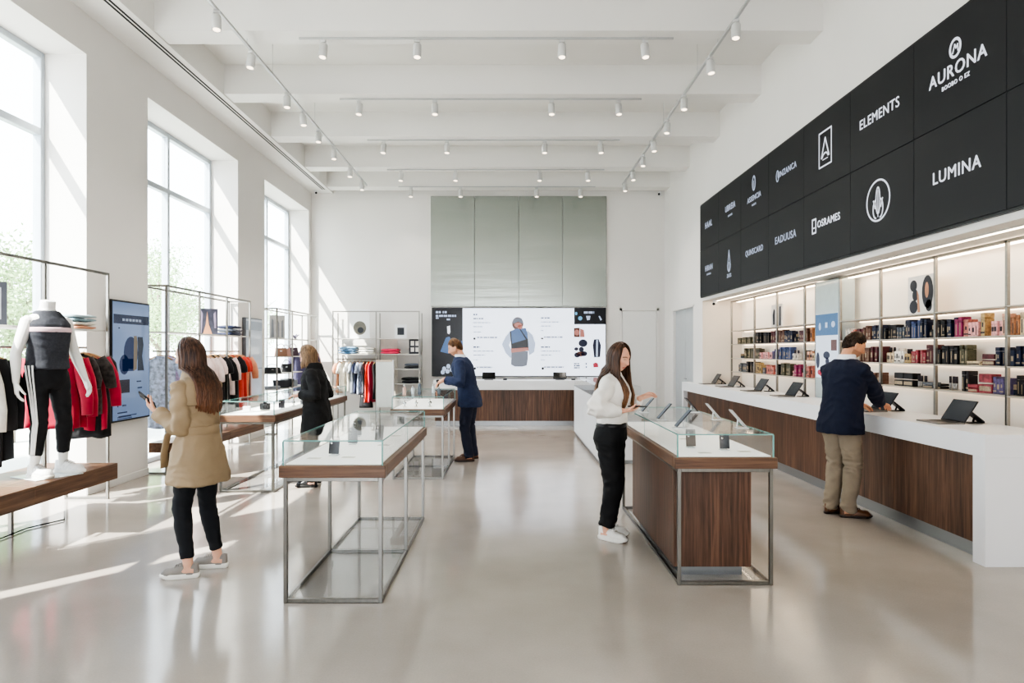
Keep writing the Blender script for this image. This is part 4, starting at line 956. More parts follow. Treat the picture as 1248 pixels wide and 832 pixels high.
# ---------------------------------------------------------------- laptops and phones on stands (right counter)
def build_laptop(label, loc):
    # hinge along local y at origin; the base reaches to -x, the screen leans to +x
    t = thing('laptop', label, 'laptop', loc, 0, 'laptops on the right counter')
    MB().box(-.215, .012, -.155, .155, .0, .013, b=.003).build('base', P('laptop grey', '#807d7b', .4, .5), t)
    kb = MB()
    for i in range(5):
        for j in range(12): kb.box(-.115+.019*i, -.099+.019*i, -.138+.023*j, -.118+.023*j, .0131, .0145)
    kb.build('keyboard', BLACK, t)
    MB().box(-.2, -.13, -.045, .045, .0131, .0138).build('trackpad', P('trackpad grey', '#6d6b6a', .4, .4), t)
    R = Matrix.Translation((.006, 0, .014)) @ Matrix.Rotation(math.radians(33), 4, 'Y')
    MB().box(-.004, .006, -.155, .155, 0, .215, b=.003, M=R).build('lid', P('lid black', '#1d1e21', .35, .2), t)
    MB().box(-.0052, -.0042, -.147, .147, .01, .207, M=R).build('screen', SCR('dark laptop screen', '#39424d', .35, .18), t)
    return t
def build_phone_stand(label, loc):
    # phone leaning to -x at the top
    t = thing('card_terminal', label, 'card terminal', loc, 0, 'card terminals on the right counter')
    MB().box(-.11, .03, -.04, .04, 0, .008, b=.003).build('stand_base', BLACK, t)
    R = Matrix.Rotation(math.radians(-52), 4, 'Y')
    MB().tube([(-.05, 0, .006), (-.035, 0, .05)], .009).build('stand_arm', BLACK, t)
    MB().box(-.010, .006, -.042, .042, .004, .155, b=.004, M=Matrix.Translation((.03, 0, .006)) @ R).build('body', DARK, t)
    MB().box(-.0005, .002, -.036, .036, .07, .148, M=Matrix.Translation((.035, 0, .008)) @ R).build('screen', SCR('terminal screen', '#2d3440', .3), t)
    return t
LPY = [12.55-.1, 11.45, 10.2, 9.03, 6.86, 5.72]
LPN = ['farthest along', 'second farthest along', 'third farthest along', 'left of the man in blazer at', 'under the hand of the man at', 'nearest the camera, open at']
lp = ct = None
for k, y in enumerate(LPY):
    lab = 'dark open laptop, %s the long white right counter' % LPN[k]; loc = (3.86, y, zt)
    lp = build_laptop(lab, loc) if lp is None else dup(lp, loc, 0, lab)
    if k == 0: lp0 = lp
    lp = lp0
    lab = 'black card terminal behind the laptop %s the counter' % LPN[k].replace(', open at', ' on'); loc = (4.08, y-.02, zt)
    ct = build_phone_stand(lab, loc) if ct is None else dup(ct0, loc, 0, lab)
    if k == 0: ct0 = ct
# back counter tills
for k, x in enumerate((-.44, 1.13)):
    t = thing('till_screen', 'black till screen standing on the back counter, %s' % ('left one near the suited man' if k == 0 else 'right one near the woman in white'), 'till screen', (x, 14.5, .97), 0, 'back counter tills')
    MB().box(-.1, .1, -.07, .07, 0, .012, b=.004).build('stand_base', BLACK, t)
    R = Matrix.Translation((0, 0, .02)) @ Matrix.Rotation(math.radians(-28), 4, 'X')
    MB().box(-.145, .145, -.012, .012, 0, .16, b=.005, M=R).build('screen_housing', DARK, t)
    MB().box(-.135, .135, -.0135, -.0122, .01, .15, M=R).build('screen', P('dark glass', '#0e1013', .12), t)
for k, (x, lab) in enumerate(((-.08, 'small black card reader right of the left till on back counter'), (1.42, 'small black card reader right of the right till on back counter'))):
    t = thing('card_reader', lab, 'card reader', (x, 14.45, .97), 0, 'back counter card readers')
    MB().box(-.045, .045, -.07, .07, 0, .03, b=.008).build('body', BLACK, t); MB().box(-.035, .035, .01, .06, .0301, .033).build('screen', DARK, t)
    mb = MB()
    for i in range(3):
        for j in range(3): mb.box(-.03+.022*i, -.014+.022*i, -.058+.02*j, -.044+.02*j, .0301, .034)
    mb.build('keypad', P('keypad grey', '#7c7f84', .5), t)

# ---------------------------------------------------------------- goods in and on the glass cases
PHB = P('phone back graphite', '#3a3c42', .3, .3); PHS = P('phone silver', '#b9bcc0', .3, .5); PHG = SCR('phone screen dark', '#242932', .25, .1)
def phone(label, loc, rz, tilt, back=PHB, L=.15, grp='smartphones in the display cases', cat='smartphone', camera_dots=True, screen=PHG):
    """smartphone leaning back on a small clear stand; faces local -y with its back"""
    t = thing('smartphone', label, cat, loc, rz, grp)
    R = Matrix.Translation((0, 0, .012)) @ Matrix.Rotation(-tilt, 4, 'X')
    MB().box(-.0365, .0365, -.004, .004, 0, L, b=.003, M=R).build('body', back, t)
    (MB().box(-.034, .034, .0042, .005, .003, L-.003, M=R) if camera_dots else MB().box(-.034, .034, -.005, -.0042, .003, L-.003, M=R)).build('screen', screen, t)
    if camera_dots:
        mb = MB()
        for z in (L-.022, L-.048): mb.lathe([(.009, 0), (.009, .003), (0, .0035)], 12, M=R @ Matrix.Translation((-.018, -.004, z)) @ Matrix.Rotation(PI/2, 4, 'X'))
        mb.build('camera_lens', CHROME, t)
    D = math.sin(tilt)
    MB().box(-.03, .03, -.02, .03+D*.06, 0, .006, b=.002).tube([(0, .02+D*.06, .004), (0, .004+D*.075, .012+math.cos(tilt)*.07)], .005).build('stand', P('clear acrylic', '#d8dcde', .15, var=.02), t)
    return t
dA = .885
for k, (x, y, rz, lab) in enumerate(((-1.20, 4.5, -.1, 'graphite smartphone on stand nearest the front of the near left display case'),
    (-1.20, 5.05, .1, 'graphite smartphone on stand, second from front in the near left display case'),
    (-1.27, 5.5, .25, 'graphite smartphone leaning near back left inside the near left display case'),
    (-1.03, 5.2, -.3, 'graphite smartphone leaning on right side inside the near left display case'))):
    phone(lab, (x, y, dA), rz, .2, L=.122)
for k, (x, y, lab) in enumerate(((1.35, 4.86, 'smaller brown grey smartphone upright at front left of right display case'), (1.56, 4.74, 'black smartphone with round camera upright at front right of right display case'))):
    phone(lab, (x, y, dA), .05, .12, PHB if k else P('phone taupe', '#5c5450', .4, .2), L=.125)
TB = ['nearest', 'middle', 'farthest']
hg = 1.036
for k, y in enumerate((4.82, 5.4, 6.05)):
    phone('dark smartphone leaning on the glass top of the right case, left row, %s one' % TB[k], (1.225, y, hg), -PI/2, .72, PHB, .165, 'smartphones on the right case glass', camera_dots=False, screen=SCR('phone screen lit', '#7f8b98', .45, .1))
    phone('pale smartphone leaning on the glass top of the right case, right row, %s one' % TB[k], (1.735, y, hg), PI/2, .72, PHS if k < 2 else PHB, .165, 'smartphones on the right case glass', camera_dots=False)
# price cards
CARD = P('price card', '#e6e2da', .6); 
def card(label, loc, rz=0, w_=.09):
    t = thing('price_card', label, 'price card', loc, rz, 'price cards in the display cases')
    MB().box(-w_/2, w_/2, -.025, .025, 0, .003, b=.001).build('card', CARD, t)
    MB().box(-w_/2+.01, w_/2-.03, .004, .007, .0031, .0035).box(-w_/2+.01, w_/2-.015, -.008, -.005, .0031, .0035).build('printed_lines', P('grey print', '#9a9591', .7), t)
for x, y, lab in ((-1.3, 4.38, 'pale price card at the front left of the near left display case'), (-1.08, 4.42, 'pale price card right of front phone in the near left display case'), (-.95, 5.0, 'pale price card at the right side of the near left display case'), (-.95, 5.55, 'pale price card at far right in the near left display case'),
    (1.38, 4.62, 'pale price card at the front left of the right display case'), (1.44, 5.35, 'pale price card halfway along inside the right display case'), (1.68, 4.68, 'pale price card at the front right of the right display case')):
    card(lab, (x, y, dA))
# watches and small goods
def watch(label, loc, rz, col, strap):
    t = thing('wristwatch', label, 'watch', loc, rz, 'watches in the display cases')
    MB().tube([(0, .0, .012), (0, -.03, .04), (0, -.012, .085), (0, .02, .085), (0, .035, .04), (0, .0, .012)], .012, 8, flat=.35, up=(1, 0, 0)).build('strap', strap, t)
    T = Matrix.Translation((0, -.03, .055)) @ Matrix.Rotation(PI/2-.25, 4, 'X')
    MB().lathe([(.0, 0), (.02, 0), (.022, .004), (.02, .01), (.0, .011)], 18, M=T).build('case', col, t)
    MB().box(-.025, .025, -.03, .04, 0, .01, b=.004).build('cushion', CARD, t)
STRAPK = P('watch strap black', '#1b1b1e', .5); STRAPB = P('watch strap brown', '#5d4335', .5)
for x, y, lab, st in ((-1.19, 8.45, 'black strapped wristwatch at front centre of the far left pair case', STRAPK), (-1.02, 8.5, 'black strapped wristwatch at front right of the far left pair case', STRAPK), (-1.33, 8.4, 'small brown strapped wristwatch at front left of the far left pair case', STRAPB), (-1.22, 5.95, 'brown strapped wristwatch at the back of the near left display case', STRAPB)):
    watch(lab, (x, y, dA), .2, CHROME, st)
def bottle(label, loc, h, r, glass, cap, grp, liquid=None):
    t = thing('perfume_bottle', label, 'bottle', loc, 0, grp)
    MB().lathe([(r*.9, 0), (r, .006), (r, h*.68), (r*.8, h*.74), (r*.35, h*.77), (r*.35, h*.8)], 14).build('bottle', glass, t)
    MB().lathe([(r*.5, h*.79), (r*.5, h), (r*.4, h*1.01)], 12).build('cap', cap, t)
GL1 = P('perfume glass', '#c3cdd2', .08, var=.05, spec=.8); GL2 = P('smoky glass', '#59636d', .08, spec=.8); GL3 = P('rose glass', '#d9b7a8', .1, spec=.8)
for x, y, h, g, lab in ((-1.36, 8.55, .13, GL3, 'rose glass perfume bottle standing on the far case glass, leftmost'), (-1.27, 8.7, .11, GL1, 'clear perfume bottle on the far case glass, between rose and smoky ones'), (-1.16, 8.55, .19, GL2, 'tall smoky perfume bottle standing on the far case glass'), (-1.02, 8.9, .12, GL1, 'clear perfume bottle on the far case glass near the suited man hands'), (-.93, 8.75, .09, GL2, 'small smoky perfume bottle on the far case glass, rightmost')):
    bottle(lab, (x, y, hg), h, .022, g, CHROME, 'perfume bottles on the far case glass')
# long left case: gift boxes, camera, jewellery stands
def giftbox(name, label, loc, d, col, rz=0, grp=None, cat='box', band=None):
    t = thing(name, label, cat, loc, rz, grp)
    MB().cbox((0, 0, d[2]*.35), (d[0], d[1], d[2]*.7), b=.003).build('box', col, t)
    MB().cbox((0, 0, d[2]*.85), (d[0]*1.04, d[1]*1.04, d[2]*.3), b=.003).build('lid', band or col, t)
    return t
def camera_(label, loc, rz):
    t = thing('compact_camera', label, 'camera', loc, rz)
    MB().box(-.06, .06, -.02, .02, 0, .075, b=.008).box(-.02, .02, -.018, .018, .074, .09, b=.004).build('body', BLACK, t)
    MB().lathe([(.032, 0), (.03, .035), (.024, .04), (.02, .03)], 18, M=Matrix.Translation((0, -.02, .036)) @ Matrix.Rotation(PI/2, 4, 'X')).build('lens_barrel', DARK, t)
    MB().box(-.055, .055, -.03, .03, -.012, -.0005).build('stand', CARD, t)
camera_('black compact camera on a stand inside the long window side case', (-2.95, 7.95, dA+.012), .3)
phone('grey smartphone upright behind the camera in the long window side case', (-2.82, 8.15, dA), .2, .15, PHB, .122)
for x, y, lab, c in ((-3.15, 7.9, 'small white watch box at left in the long window side case', WHITE), (-3.1, 8.4, 'small dark jewellery box in the long window side case', DARK), (-2.78, 8.9, 'pair of stacked grey jewellery box near woman in long window side case', P('box grey', '#8b8f95', .5)), (-3.05, 9.2, 'small white jewellery box farther back in long window side case', WHITE)):
    giftbox('jewellery_box', lab.replace('pair of stacked grey jewellery box', 'grey jewellery box'), (x, y, dA), (.08, .07, .055), c, .2, 'boxes in the long case')
watch('silver watch on cushion in the long window side case near black coat', (-2.8, 8.55, dA), .2, CHROME, STRAPK)

# ---------------------------------------------------------------- cosmetics on the niche shelves
HEX = dict(navy='#1f2740', black='#1d1c1f', maroon='#5d2b30', brown='#6b4a3b', olive='#55523f', pink='#e5aaa6', coral='#c47a6c', red='#9a434b', gold='#bb9f70', white='#e9e2d8', grey='#5b6068', purple='#5e5578', blue='#46557c', magenta='#94305a', orange='#b87f58', cream='#dcc6a4', silver='#b5b2ae', peach='#e0ae93')
PC = {k: P('carton '+k, v, .42, .3 if k in ('gold', 'silver') else 0, var=.4, scale=34) for k, v in HEX.items()}
LBL = P('carton label', '#a8977f', .5, .3, var=.3, scale=40); LBD = P('carton dark label', '#3a3338', .5)
_prod = {}
def prod_mesh(kind, col, w_, h, d, v):
    k = (kind, col, round(w_, 3), round(h, 3), v)
    if k in _prod: return _prod[k]
    lab = LBL if col in ('navy', 'black', 'maroon', 'brown', 'olive', 'grey', 'purple', 'red', 'blue', 'magenta') else LBD
    mb = MB(); D = d/2; W = w_/2
    if kind == 'carton':      # folding box with lid seam and printed label; faces -x
        mb.box(-D, D, -W, W, 0, h*.78, 0, b=.0025); mb.box(-D-.0008, D+.0008, -W-.0008, W+.0008, h*.79, h, 0, b=.0025)
        if v % 3 == 0: mb.box(-D-.0018, -D-.0004, -W*.6, W*.6, h*.3, h*.62, 1)
        elif v % 3 == 1: mb.box(-D-.0018, -D-.0004, -W*.98, W*.98, h*.12, h*.2, 1); mb.box(-D-.0018, -D-.0004, -W*.35, W*.35, h*.4, h*.6, 1)
        else: mb.box(-D-.0018, -D-.0004, -W*.2, W*.2, h*.1, h*.7, 1)
    elif kind == 'bottle':
        mb.box(-D*.7, D*.7, -W, W, 0, h*.66, 0, b=.006); mb.lathe([(W*.35, h*.66), (W*.35, h*.72)], 10, mi=1); mb.lathe([(W*.5, h*.72), (W*.5, h)], 12, mi=1); mb.box(-D*.7-.001, -D*.7, -W*.5, W*.5, h*.2, h*.45, 1)
    elif kind == 'tube':      # lipstick-like tube
        mb.lathe([(W*.9, 0), (W*.9, h*.45), (W*.75, h*.46), (W*.75, h*.5)], 12, mi=0); mb.lathe([(W*.92, h*.5), (W*.92, h*.98), (W*.8, h)], 12, mi=1)
    elif kind == 'palette':
        mb.box(-D, D, -W, W, 0, h*.45, 0, b=.003); mb.box(-D, D, -W, W, h*.55, h, 0, b=.003); mb.box(-D-.001, -D, -W*.9, W*.9, h*.1, h*.35, 1)
    me = mb.mesh(kind); me.materials.append(PC[col]); me.materials.append(lab); _prod[k] = me
    return me
KN = dict(carton='cosmetic_carton', bottle='perfume_bottle', tube='lipstick_tube', palette='makeup_palette')
KL = dict(carton='carton', bottle='perfume bottle', tube='lipstick tube', palette='makeup palette')
SEG = {
 ('left', 0): [(897, 916, 'olive', 'carton', .12), (916, 926, 'black', 'carton', .19), (928, 935, 'black', 'carton', .18), (937, 947, 'maroon', 'carton', .2), (948, 955, 'brown', 'carton', .2), (955, 964, 'navy', 'carton', .19), (966, 971, 'black', 'bottle', .12), (972, 978, 'maroon', 'carton', .17), (979, 983, 'brown', 'carton', .2), (984, 989, 'orange', 'carton', .2)],
 ('left', 1): [(898, 905, 'grey', 'tube', .08), (906, 924, 'olive', 'carton', .18), (925, 939, 'pink', 'carton', .11), (939, 948, 'purple', 'carton', .16), (949, 963, 'blue', 'carton', .19), (964, 968, 'white', 'bottle', .14), (976, 980, 'grey', 'carton', .14), (981, 987, 'peach', 'carton', .13), (988, 993, 'cream', 'bottle', .15)],
 ('left', 2): [(898, 908, 'grey', 'carton', .16), (908, 919, 'black', 'carton', .2), (919, 926, 'gold', 'carton', .18), (927, 931, 'grey', 'carton', .1), (932, 946, 'coral', 'carton', .15), (946, 948, 'black', 'carton', .17), (949, 962, 'olive', 'carton', .19), (962, 966, 'pink', 'bottle', .12), (967, 973, 'magenta', 'carton', .18), (974, 979, 'pink', 'tube', .12), (980, 988, 'coral', 'carton', .17)],
 ('right', 0): [(1028, 1036, 'white', 'carton', .15), (1036, 1041, 'coral', 'carton', .14), (1042, 1049, 'maroon', 'carton', .14), (1049, 1060, 'brown', 'carton', .17), (1060, 1073, 'navy', 'carton', .17), (1076, 1090, 'black', 'carton', .16), (1091, 1099, 'grey', 'carton', .13), (1100, 1108, 'navy', 'carton', .2), (1108, 1117, 'blue', 'carton', .2), (1119, 1128, 'navy', 'carton', .21), (1128, 1137, 'black', 'bottle', .13), (1137, 1150, 'black', 'carton', .18), (1151, 1162, 'navy', 'carton', .19), (1162, 1171, 'magenta', 'carton', .19), (1172, 1178, 'coral', 'carton', .18), (1178, 1190, 'pink', 'carton', .14), (1192, 1197, 'gold', 'carton', .21), (1204, 1219, 'pink', 'carton', .13), (1219, 1229, 'peach', 'carton', .19), (1231, 1240, 'orange', 'carton', .19), (1240, 1262, 'cream', 'carton', .19)],
 ('right', 1): [(1046, 1060, 'brown', 'carton', .17), (1060, 1074, 'maroon', 'carton', .18), (1076, 1086, 'cream', 'bottle', .17), (1086, 1098, 'white', 'carton', .16), (1098, 1107, 'gold', 'bottle', .15), (1108, 1127, 'red', 'carton', .14), (1127, 1138, 'maroon', 'carton', .19), (1141, 1154, 'black', 'carton', .18), (1156, 1165, 'black', 'carton', .18), (1165, 1176, 'olive', 'carton', .185), (1176, 1192, 'cream', 'palette', .035), (1193, 1208, 'maroon', 'palette', .1), (1209, 1226, 'navy', 'carton', .16), (1230, 1262, 'navy', 'carton', .17)],
 ('right', 2): [(1050, 1060, 'white', 'bottle', .12), (1060, 1072, 'brown', 'carton', .13), (1089, 1111, 'black', 'palette', .14), (1112, 1122, 'silver', 'tube', .12), (1122, 1134, 'grey', 'palette', .06), (1135, 1142, 'black', 'palette', .05), (1149, 1158, 'silver', 'tube', .13), (1169, 1176, 'black', 'carton', .19), (1178, 1190, 'red', 'palette', .07), (1190, 1206, 'red', 'palette', .17), (1207, 1226, 'purple', 'carton', .15), (1226, 1232, 'navy', 'tube', .09), (1234, 1244, 'black', 'carton', .17)],
}
FX = 4.25; rs = random.Random(11); ROWL = ['top', 'middle', 'bottom']; NPROD = 0
for (bay, row), segs in SEG.items():
    cnt = 0
    for (a, b, col, kind, h) in segs:
        ya, yb = FX*800/(a-620), FX*800/(b-620); span = ya-yb
        cw = {'carton': .046 if bay == 'right' else .07, 'bottle': .06, 'tube': .03, 'palette': .16}[kind]
        n = max(1, round(span/cw)); cw = span/n
        for i in range(n):
            hh = h*rs.choice((1, 1, 1, .95, .9, .8)) if kind == 'carton' else h
            wq = round((cw-.004)/.004)*.004; wq = min(wq, cw-.002)
            me = prod_mesh(kind, col, wq, hh, .09 if kind != 'tube' else wq, rs.randrange(3) if kind == 'carton' else 0)
            o = bpy.data.objects.new(KN[kind], me); COL.objects.link(o)
            o.location = (FX+.05+rs.uniform(0, .03), ya-(i+.5)*cw, SHZ[row+1]+.0005)
            c2 = 'taupe' if col == 'grey' else col
            tag(o, '%s %s, %s from left, %s product row, niche bay %s of blue screen' % (c2, KL[kind], ordw(cnt), ROWL[row], bay), KL[kind], 'cosmetics on the niche shelves'); cnt += 1; NPROD += 1
print('products', NPROD)
# framed pictures on the top shelves
def picture(name, label, loc, w_, h, back, shapes, rz=0, grp=None):
    """acrylic block picture facing local -y"""
    t = thing(name, label, 'picture', loc, rz, grp)
    MB().box(-w_/2, w_/2, 0, .02, 0, h, b=.002).build('block', back, t)
    for i, (m, polys) in enumerate(shapes):
        scrpoly(t, 'picture_print', m, Matrix(((1, 0, 0, 0), (0, 0, -1, -.0006-.001*i), (0, 1, 0, 0), (0, 0, 0, 1))), polys)
    return t
PWH = P('picture white', '#e4dfd8', .3); PDK = P('print dark', '#2e3038', .4); PTN = P('print skin tone', '#c08c6c', .5); PGR = P('print grey', '#8d8f95', .5)
picture('acrylic_picture', 'clear block picture of dark watch straps on top niche shelf, left bay', (4.25, 10.42, SHZ[0]), .42, .36, PWH, [(PDK, [[(-.14, .04), (-.06, .04), (-.05, .26), (-.1, .3), (-.15, .2)], [(.0, .02), (.06, .02), (.08, .3), (.02, .3)], [(.1, .02), (.17, .02), (.17, .32), (.11, .32)]])], PI/2*-1)
picture('acrylic_picture', 'large clear block picture of dark shoe soles on top niche shelf, right bay', (4.25, 6.76, SHZ[0]), .46, .40, PWH, [(PDK, [ellp(-.13, .30, .06, .06), ellp(-.1, .2, .05, .06), ellp(-.13, .08, .07, .07), ellp(.1, .22, .09, .17), ellp(.12, .08, .05, .06)]), (PTN, [[(-.06, .02), (-.02, .02), (-.04, .2), (-.07, .25)], ellp(.09, .24, .03, .08)])], -PI/2)
# ---------------------------------------------------------------- racks along the windows
def rack_frame(label, loc, posts_y, depth, ztop, shelves, rails, bz=None, rbz=None, reartop=True):
    """local: y along the wall (near end = 0), x from 0 (front) to -depth (rear)"""
    t = thing('display_rack', label, 'rack', loc); L = posts_y[-1]; r = .013
    bz = bz or [0]*len(posts_y); rbz = rbz or [bz[0], bz[-1]]
    for y, zb in zip(posts_y, bz): MB().box(-r, r, y-r, y+r, zb, ztop-2*r, b=.002).build('post', RACKM, t)
    for y, zb in zip((posts_y[0], posts_y[-1]), rbz):
        MB().box(-depth-r, -depth+r, y-r, y+r, zb, ztop-2*r if reartop else zb+.47, b=.002).build('post', RACKM, t)
        MB().box(-depth+r, -r, y-r*.8, y+r*.8, zb+.002, zb+.024).build('base_rail', RACKM, t)
        if reartop: MB().box(-depth+r, -r, y-r*.8, y+r*.8, ztop-2*r, ztop).build('top_rail', RACKM, t)
    MB().box(-r, r, -r, L+r, ztop-2*r, ztop, b=.002).build('top_rail', RACKM, t)
    if reartop: MB().box(-depth-r, -depth+r, -r, L+r, ztop-2*r, ztop, b=.002).build('top_rail', RACKM, t)
    for z, y0, y1 in shelves: MB().box(-depth+r, -r-.001, y0, y1, z-.018, z, b=.002).build('shelf', P('pale shelf', '#c9c6bf', .4, .3, var=.02), t)
    for z, y0, y1 in rails: MB().tube([(-depth*.5, y0, z), (-depth*.5, y1, z)], .011, 10).build('hanging_rail', RACKM, t)
    return t
WOODH = P('pale hanger wood', '#c9a276', .5, var=.1, scale=20)
def garment_geo(w_, L, sl, seed, flare=1.0, thick=.05, neck=True):
    """a shirt, coat or dress on a hanger: hangs from z=0 (shoulder line) down; width along x, thin in y"""
    g = random.Random(seed); mb = MB(); n = 28; rings = []
    ph = [g.uniform(0, 6.28) for _ in range(4)]; m = 16
    for i in range(m+1):
        v = i/m; z = -v*L
        hw = w_/2*((.30+.70*min(1, (v*L/.07)**.6)) if v*L < .07 else 1.0)
        hw *= 1+(flare-1)*v-.08*math.sin(min(1, v*1.5)*PI)*(1 if flare <= 1.05 else .3)
        th = thick*(.5+.5*min(1, v*5)); ring = []
        for k in range(n):
            a = 2*PI*k/n; c, s_ = math.cos(a), math.sin(a)
            x = hw*math.copysign(abs(c)**.7, c); y = th*math.copysign(abs(s_)**.8, s_)
            y += .022*v*math.sin(x*34+ph[0])+.012*v*math.sin(x*61+ph[1])+.01*math.sin(z*7+ph[2])
            zz = z+.012*v*math.sin(x*25+ph[3])-(.03*(abs(x)/(w_/2))**2 if i == 0 else 0)
            ring.append(V((x, y, zz)))
        rings.append(ring)
    mb.loft(rings)
    if sl > 0:
        for s_ in (-1, 1):
            x0 = s_*w_*.43; sp = .05+.05*g.random()
            mb.tube([(x0, 0, -.045), (x0+s_*sp*.8, .0, -.045-sl*.35), (x0+s_*sp*1.2, g.uniform(-.02, .02), -.05-sl*.7), (x0+s_*sp*1.3, g.uniform(-.03, .03), -.05-sl)], [.065, .068, .06, .052], 12, flat=.55, up=(0, 1, 0))
    if neck: mb.tube([(.06*math.cos(a), .03*math.sin(a), .005) for a in [2*PI*k/16 for k in range(17)]], .009, 6, cap=False)
    return mb
def garment(label, loc, rz, mat, w_=.46, L=.75, sl=.5, seed=1, grp=None, cat='garment', flare=1.0, name='hanging_shirt', hanger=None, thick=.05, trim=None):
    t = thing(name, label, cat, loc, rz, grp)      # origin on the rail
    h = MB(); 
    h.tube([(0, .0, -.06)]+[(0.012*math.sin(a)*1.2, 0, -.012+.024*math.cos(a)*.9) for a in [PI*1.1-k*PI*1.35/8 for k in range(9)]], .0025, 6)
    h.tube([(-w_*.40, 0, -.115), (-w_*.2, 0, -.075), (0, 0, -.055), (w_*.2, 0, -.075), (w_*.40, 0, -.115)], [.007, .010, .012, .010, .007], 8)
    h.build('hanger', hanger or WOODH, t)
    g = garment_geo(w_, L, sl, seed, flare, thick); g2 = MB(); g2.add([(x, y, z-.075) for x, y, z in g.v], g.f, 0, True)
    g2.build('cloth', mat, t)
    if trim:
        for z in (-.30, -.42, -.54):
            pass
        MB().tube([(x, -thick*.9-.008, -.1-.0*abs(x)) for x in (-.05, 0, .05)], .008, 6).build('collar', trim, t)
    return t
CL = lambda n, h, **k: P('cloth '+n, h, .85, var=k.pop('var', .10), scale=k.pop('scale', 14), bump=.25, bscale=k.pop('bscale', 220), sheen=.2, **k)
CRED = CL('crimson', '#b32440'); CBLK = CL('black', '#17171a'); CCHAR = CL('charcoal', '#26282c'); CPINK = CL('blush', '#e6cfcb'); CWHT = CL('ivory', '#dcd8cf'); CORG = CL('tomato', '#d2483a'); CPEA = CL('peach', '#d79a7a'); CNAV = CL('navy', '#2e3450'); CBLU = CL('sky print', '#b4c0d8', var=.45, scale=22); CPUR = CL('plum', '#4a4560'); CGRY = CL('slate', '#555a66'); CFLO = CL('black floral', '#3a3432', var=.7, scale=26); CDEN = CL('denim', '#4c6f8f'); CROSE = CL('rose', '#e23a62')

# rack one: nearest, behind the mannequin (frame runs from y=4.2 to 7.03)
R1 = (-4.35, 4.55, 0)
rack_frame('nearest nickel display rack behind the mannequin at the first window', R1, [0, 1.6, 2.57], .45, 2.45, [(1.83, .02, 2.55)], [(1.64, .015, 2.555)], [.481, .481, 0], None, False)
g1 = 'clothes on the nearest rack'; zr = 1.64; rx = -4.575
for k, (y, m, nm, L, sl, fl, lab) in enumerate(((6.50, CRED, 'hanging_blouse', .72, .55, 1.05, 'crimson blouse hanging nearest the mannequin on the nearest rack'),
    (6.60, CRED, 'hanging_blouse', .74, .58, 1.1, 'crimson blouse hanging second behind the mannequin on nearest rack'),
    (6.71, CFLO, 'hanging_blouse', .6, .3, 1.0, 'black patterned blouse hanging in middle of the nearest rack'),
    (6.99, CBLK, 'hanging_dress', .88, .2, 1.1, 'long black dress hanging behind crimson blouses on the nearest rack'),
    (6.89, CFLO, 'hanging_blouse', .62, .3, 1.0, 'black patterned blouse, second one from far end of nearest rack'),
    (6.99, CRED, 'hanging_dress', .80, .5, 1.0, 'crimson dress hanging at far end of the nearest rack'))):
    garment(lab, (rx+.05, y, zr), .25+.1*math.sin(k*2.3), m, .46, L, sl, 20+k, g1, 'garment', fl, nm)
for k, (y, m, nm, L, lab) in enumerate(((5.46, CWHT, 'hanging_blouse', .62, 'ivory blouse at left picture edge hanging on nearest rack'), (5.58, CBLK, 'hanging_jacket', .95, 'long black jacket beside the ivory blouse on nearest rack'), (5.70, CCHAR, 'hanging_jacket', .92, 'charcoal jacket hanging left of mannequin on the nearest rack'))):
    garment(lab, (rx-.02, y, zr), .3, m, .5, L, .6, 40+k, g1, 'garment', 1.0, nm)
picture('picture_block', 'dark framed picture block on nearest rack shelf, left of the mannequin', (-4.52, 5.70, 1.83), .26, .38, PDK, [(PGR, [rectp(-.09, .09, .05, .33)])], .5)
def folded(label, loc, d, mat, rz, grp, seed):
    """one folded garment: soft rounded slab with a rolled front fold"""
    g = random.Random(seed); t = MB(); w_, dd, h = d; n = 20; rings = []
    for i in range(9):
        u = -1+2*i/8; x = u*w_/2; k = (1-abs(u)**6)**.5 if abs(u) < 1 else .3; ring = []
        for j in range(n):
            a = 2*PI*j/n; y = dd/2*math.copysign(abs(math.cos(a))**.45, math.cos(a)); z = h/2+h/2*math.copysign(abs(math.sin(a))**.7, math.sin(a))*max(k, .55)
            ring.append(V((x+g.uniform(-.002, .002), y*(.97+.03*k), z+.003*math.sin(x*30+y*22+seed))))
        rings.append(ring)
    t.loft(rings); o = t.build('folded_garment', mat, None, loc); o.rotation_euler = (0, 0, rz)
    return tag(o, label, 'folded clothes', grp)
def fold_stack(loc, d, items, where, rz=0, grp=None):
    z = loc[2]; names = {1: ['alone'], 2: ['bottom', 'top'], 3: ['bottom', 'middle', 'top'], 4: ['bottom', 'second from bottom', 'third from bottom', 'top']}[len(items)]
    for i, (m, cn) in enumerate(items):
        folded('folded %s garment, %s of the stack %s' % (cn, names[i], where), (loc[0]+rnd.uniform(-.008, .008), loc[1]+rnd.uniform(-.008, .008), z+.0005), d, m, rz+rnd.uniform(-.06, .06), grp or 'folded clothes '+where, i+int(abs(loc[1])*10)); z += d[2]+.001
fold_stack((-4.57, 6.88, 1.83), (.30, .34, .038), [(CPEA, 'peach'), (CWHT, 'ivory'), (CL('teal', '#7f9aa4'), 'teal'), (CL('pale teal', '#a9bcc3'), 'pale teal')], 'on nearest rack shelf')

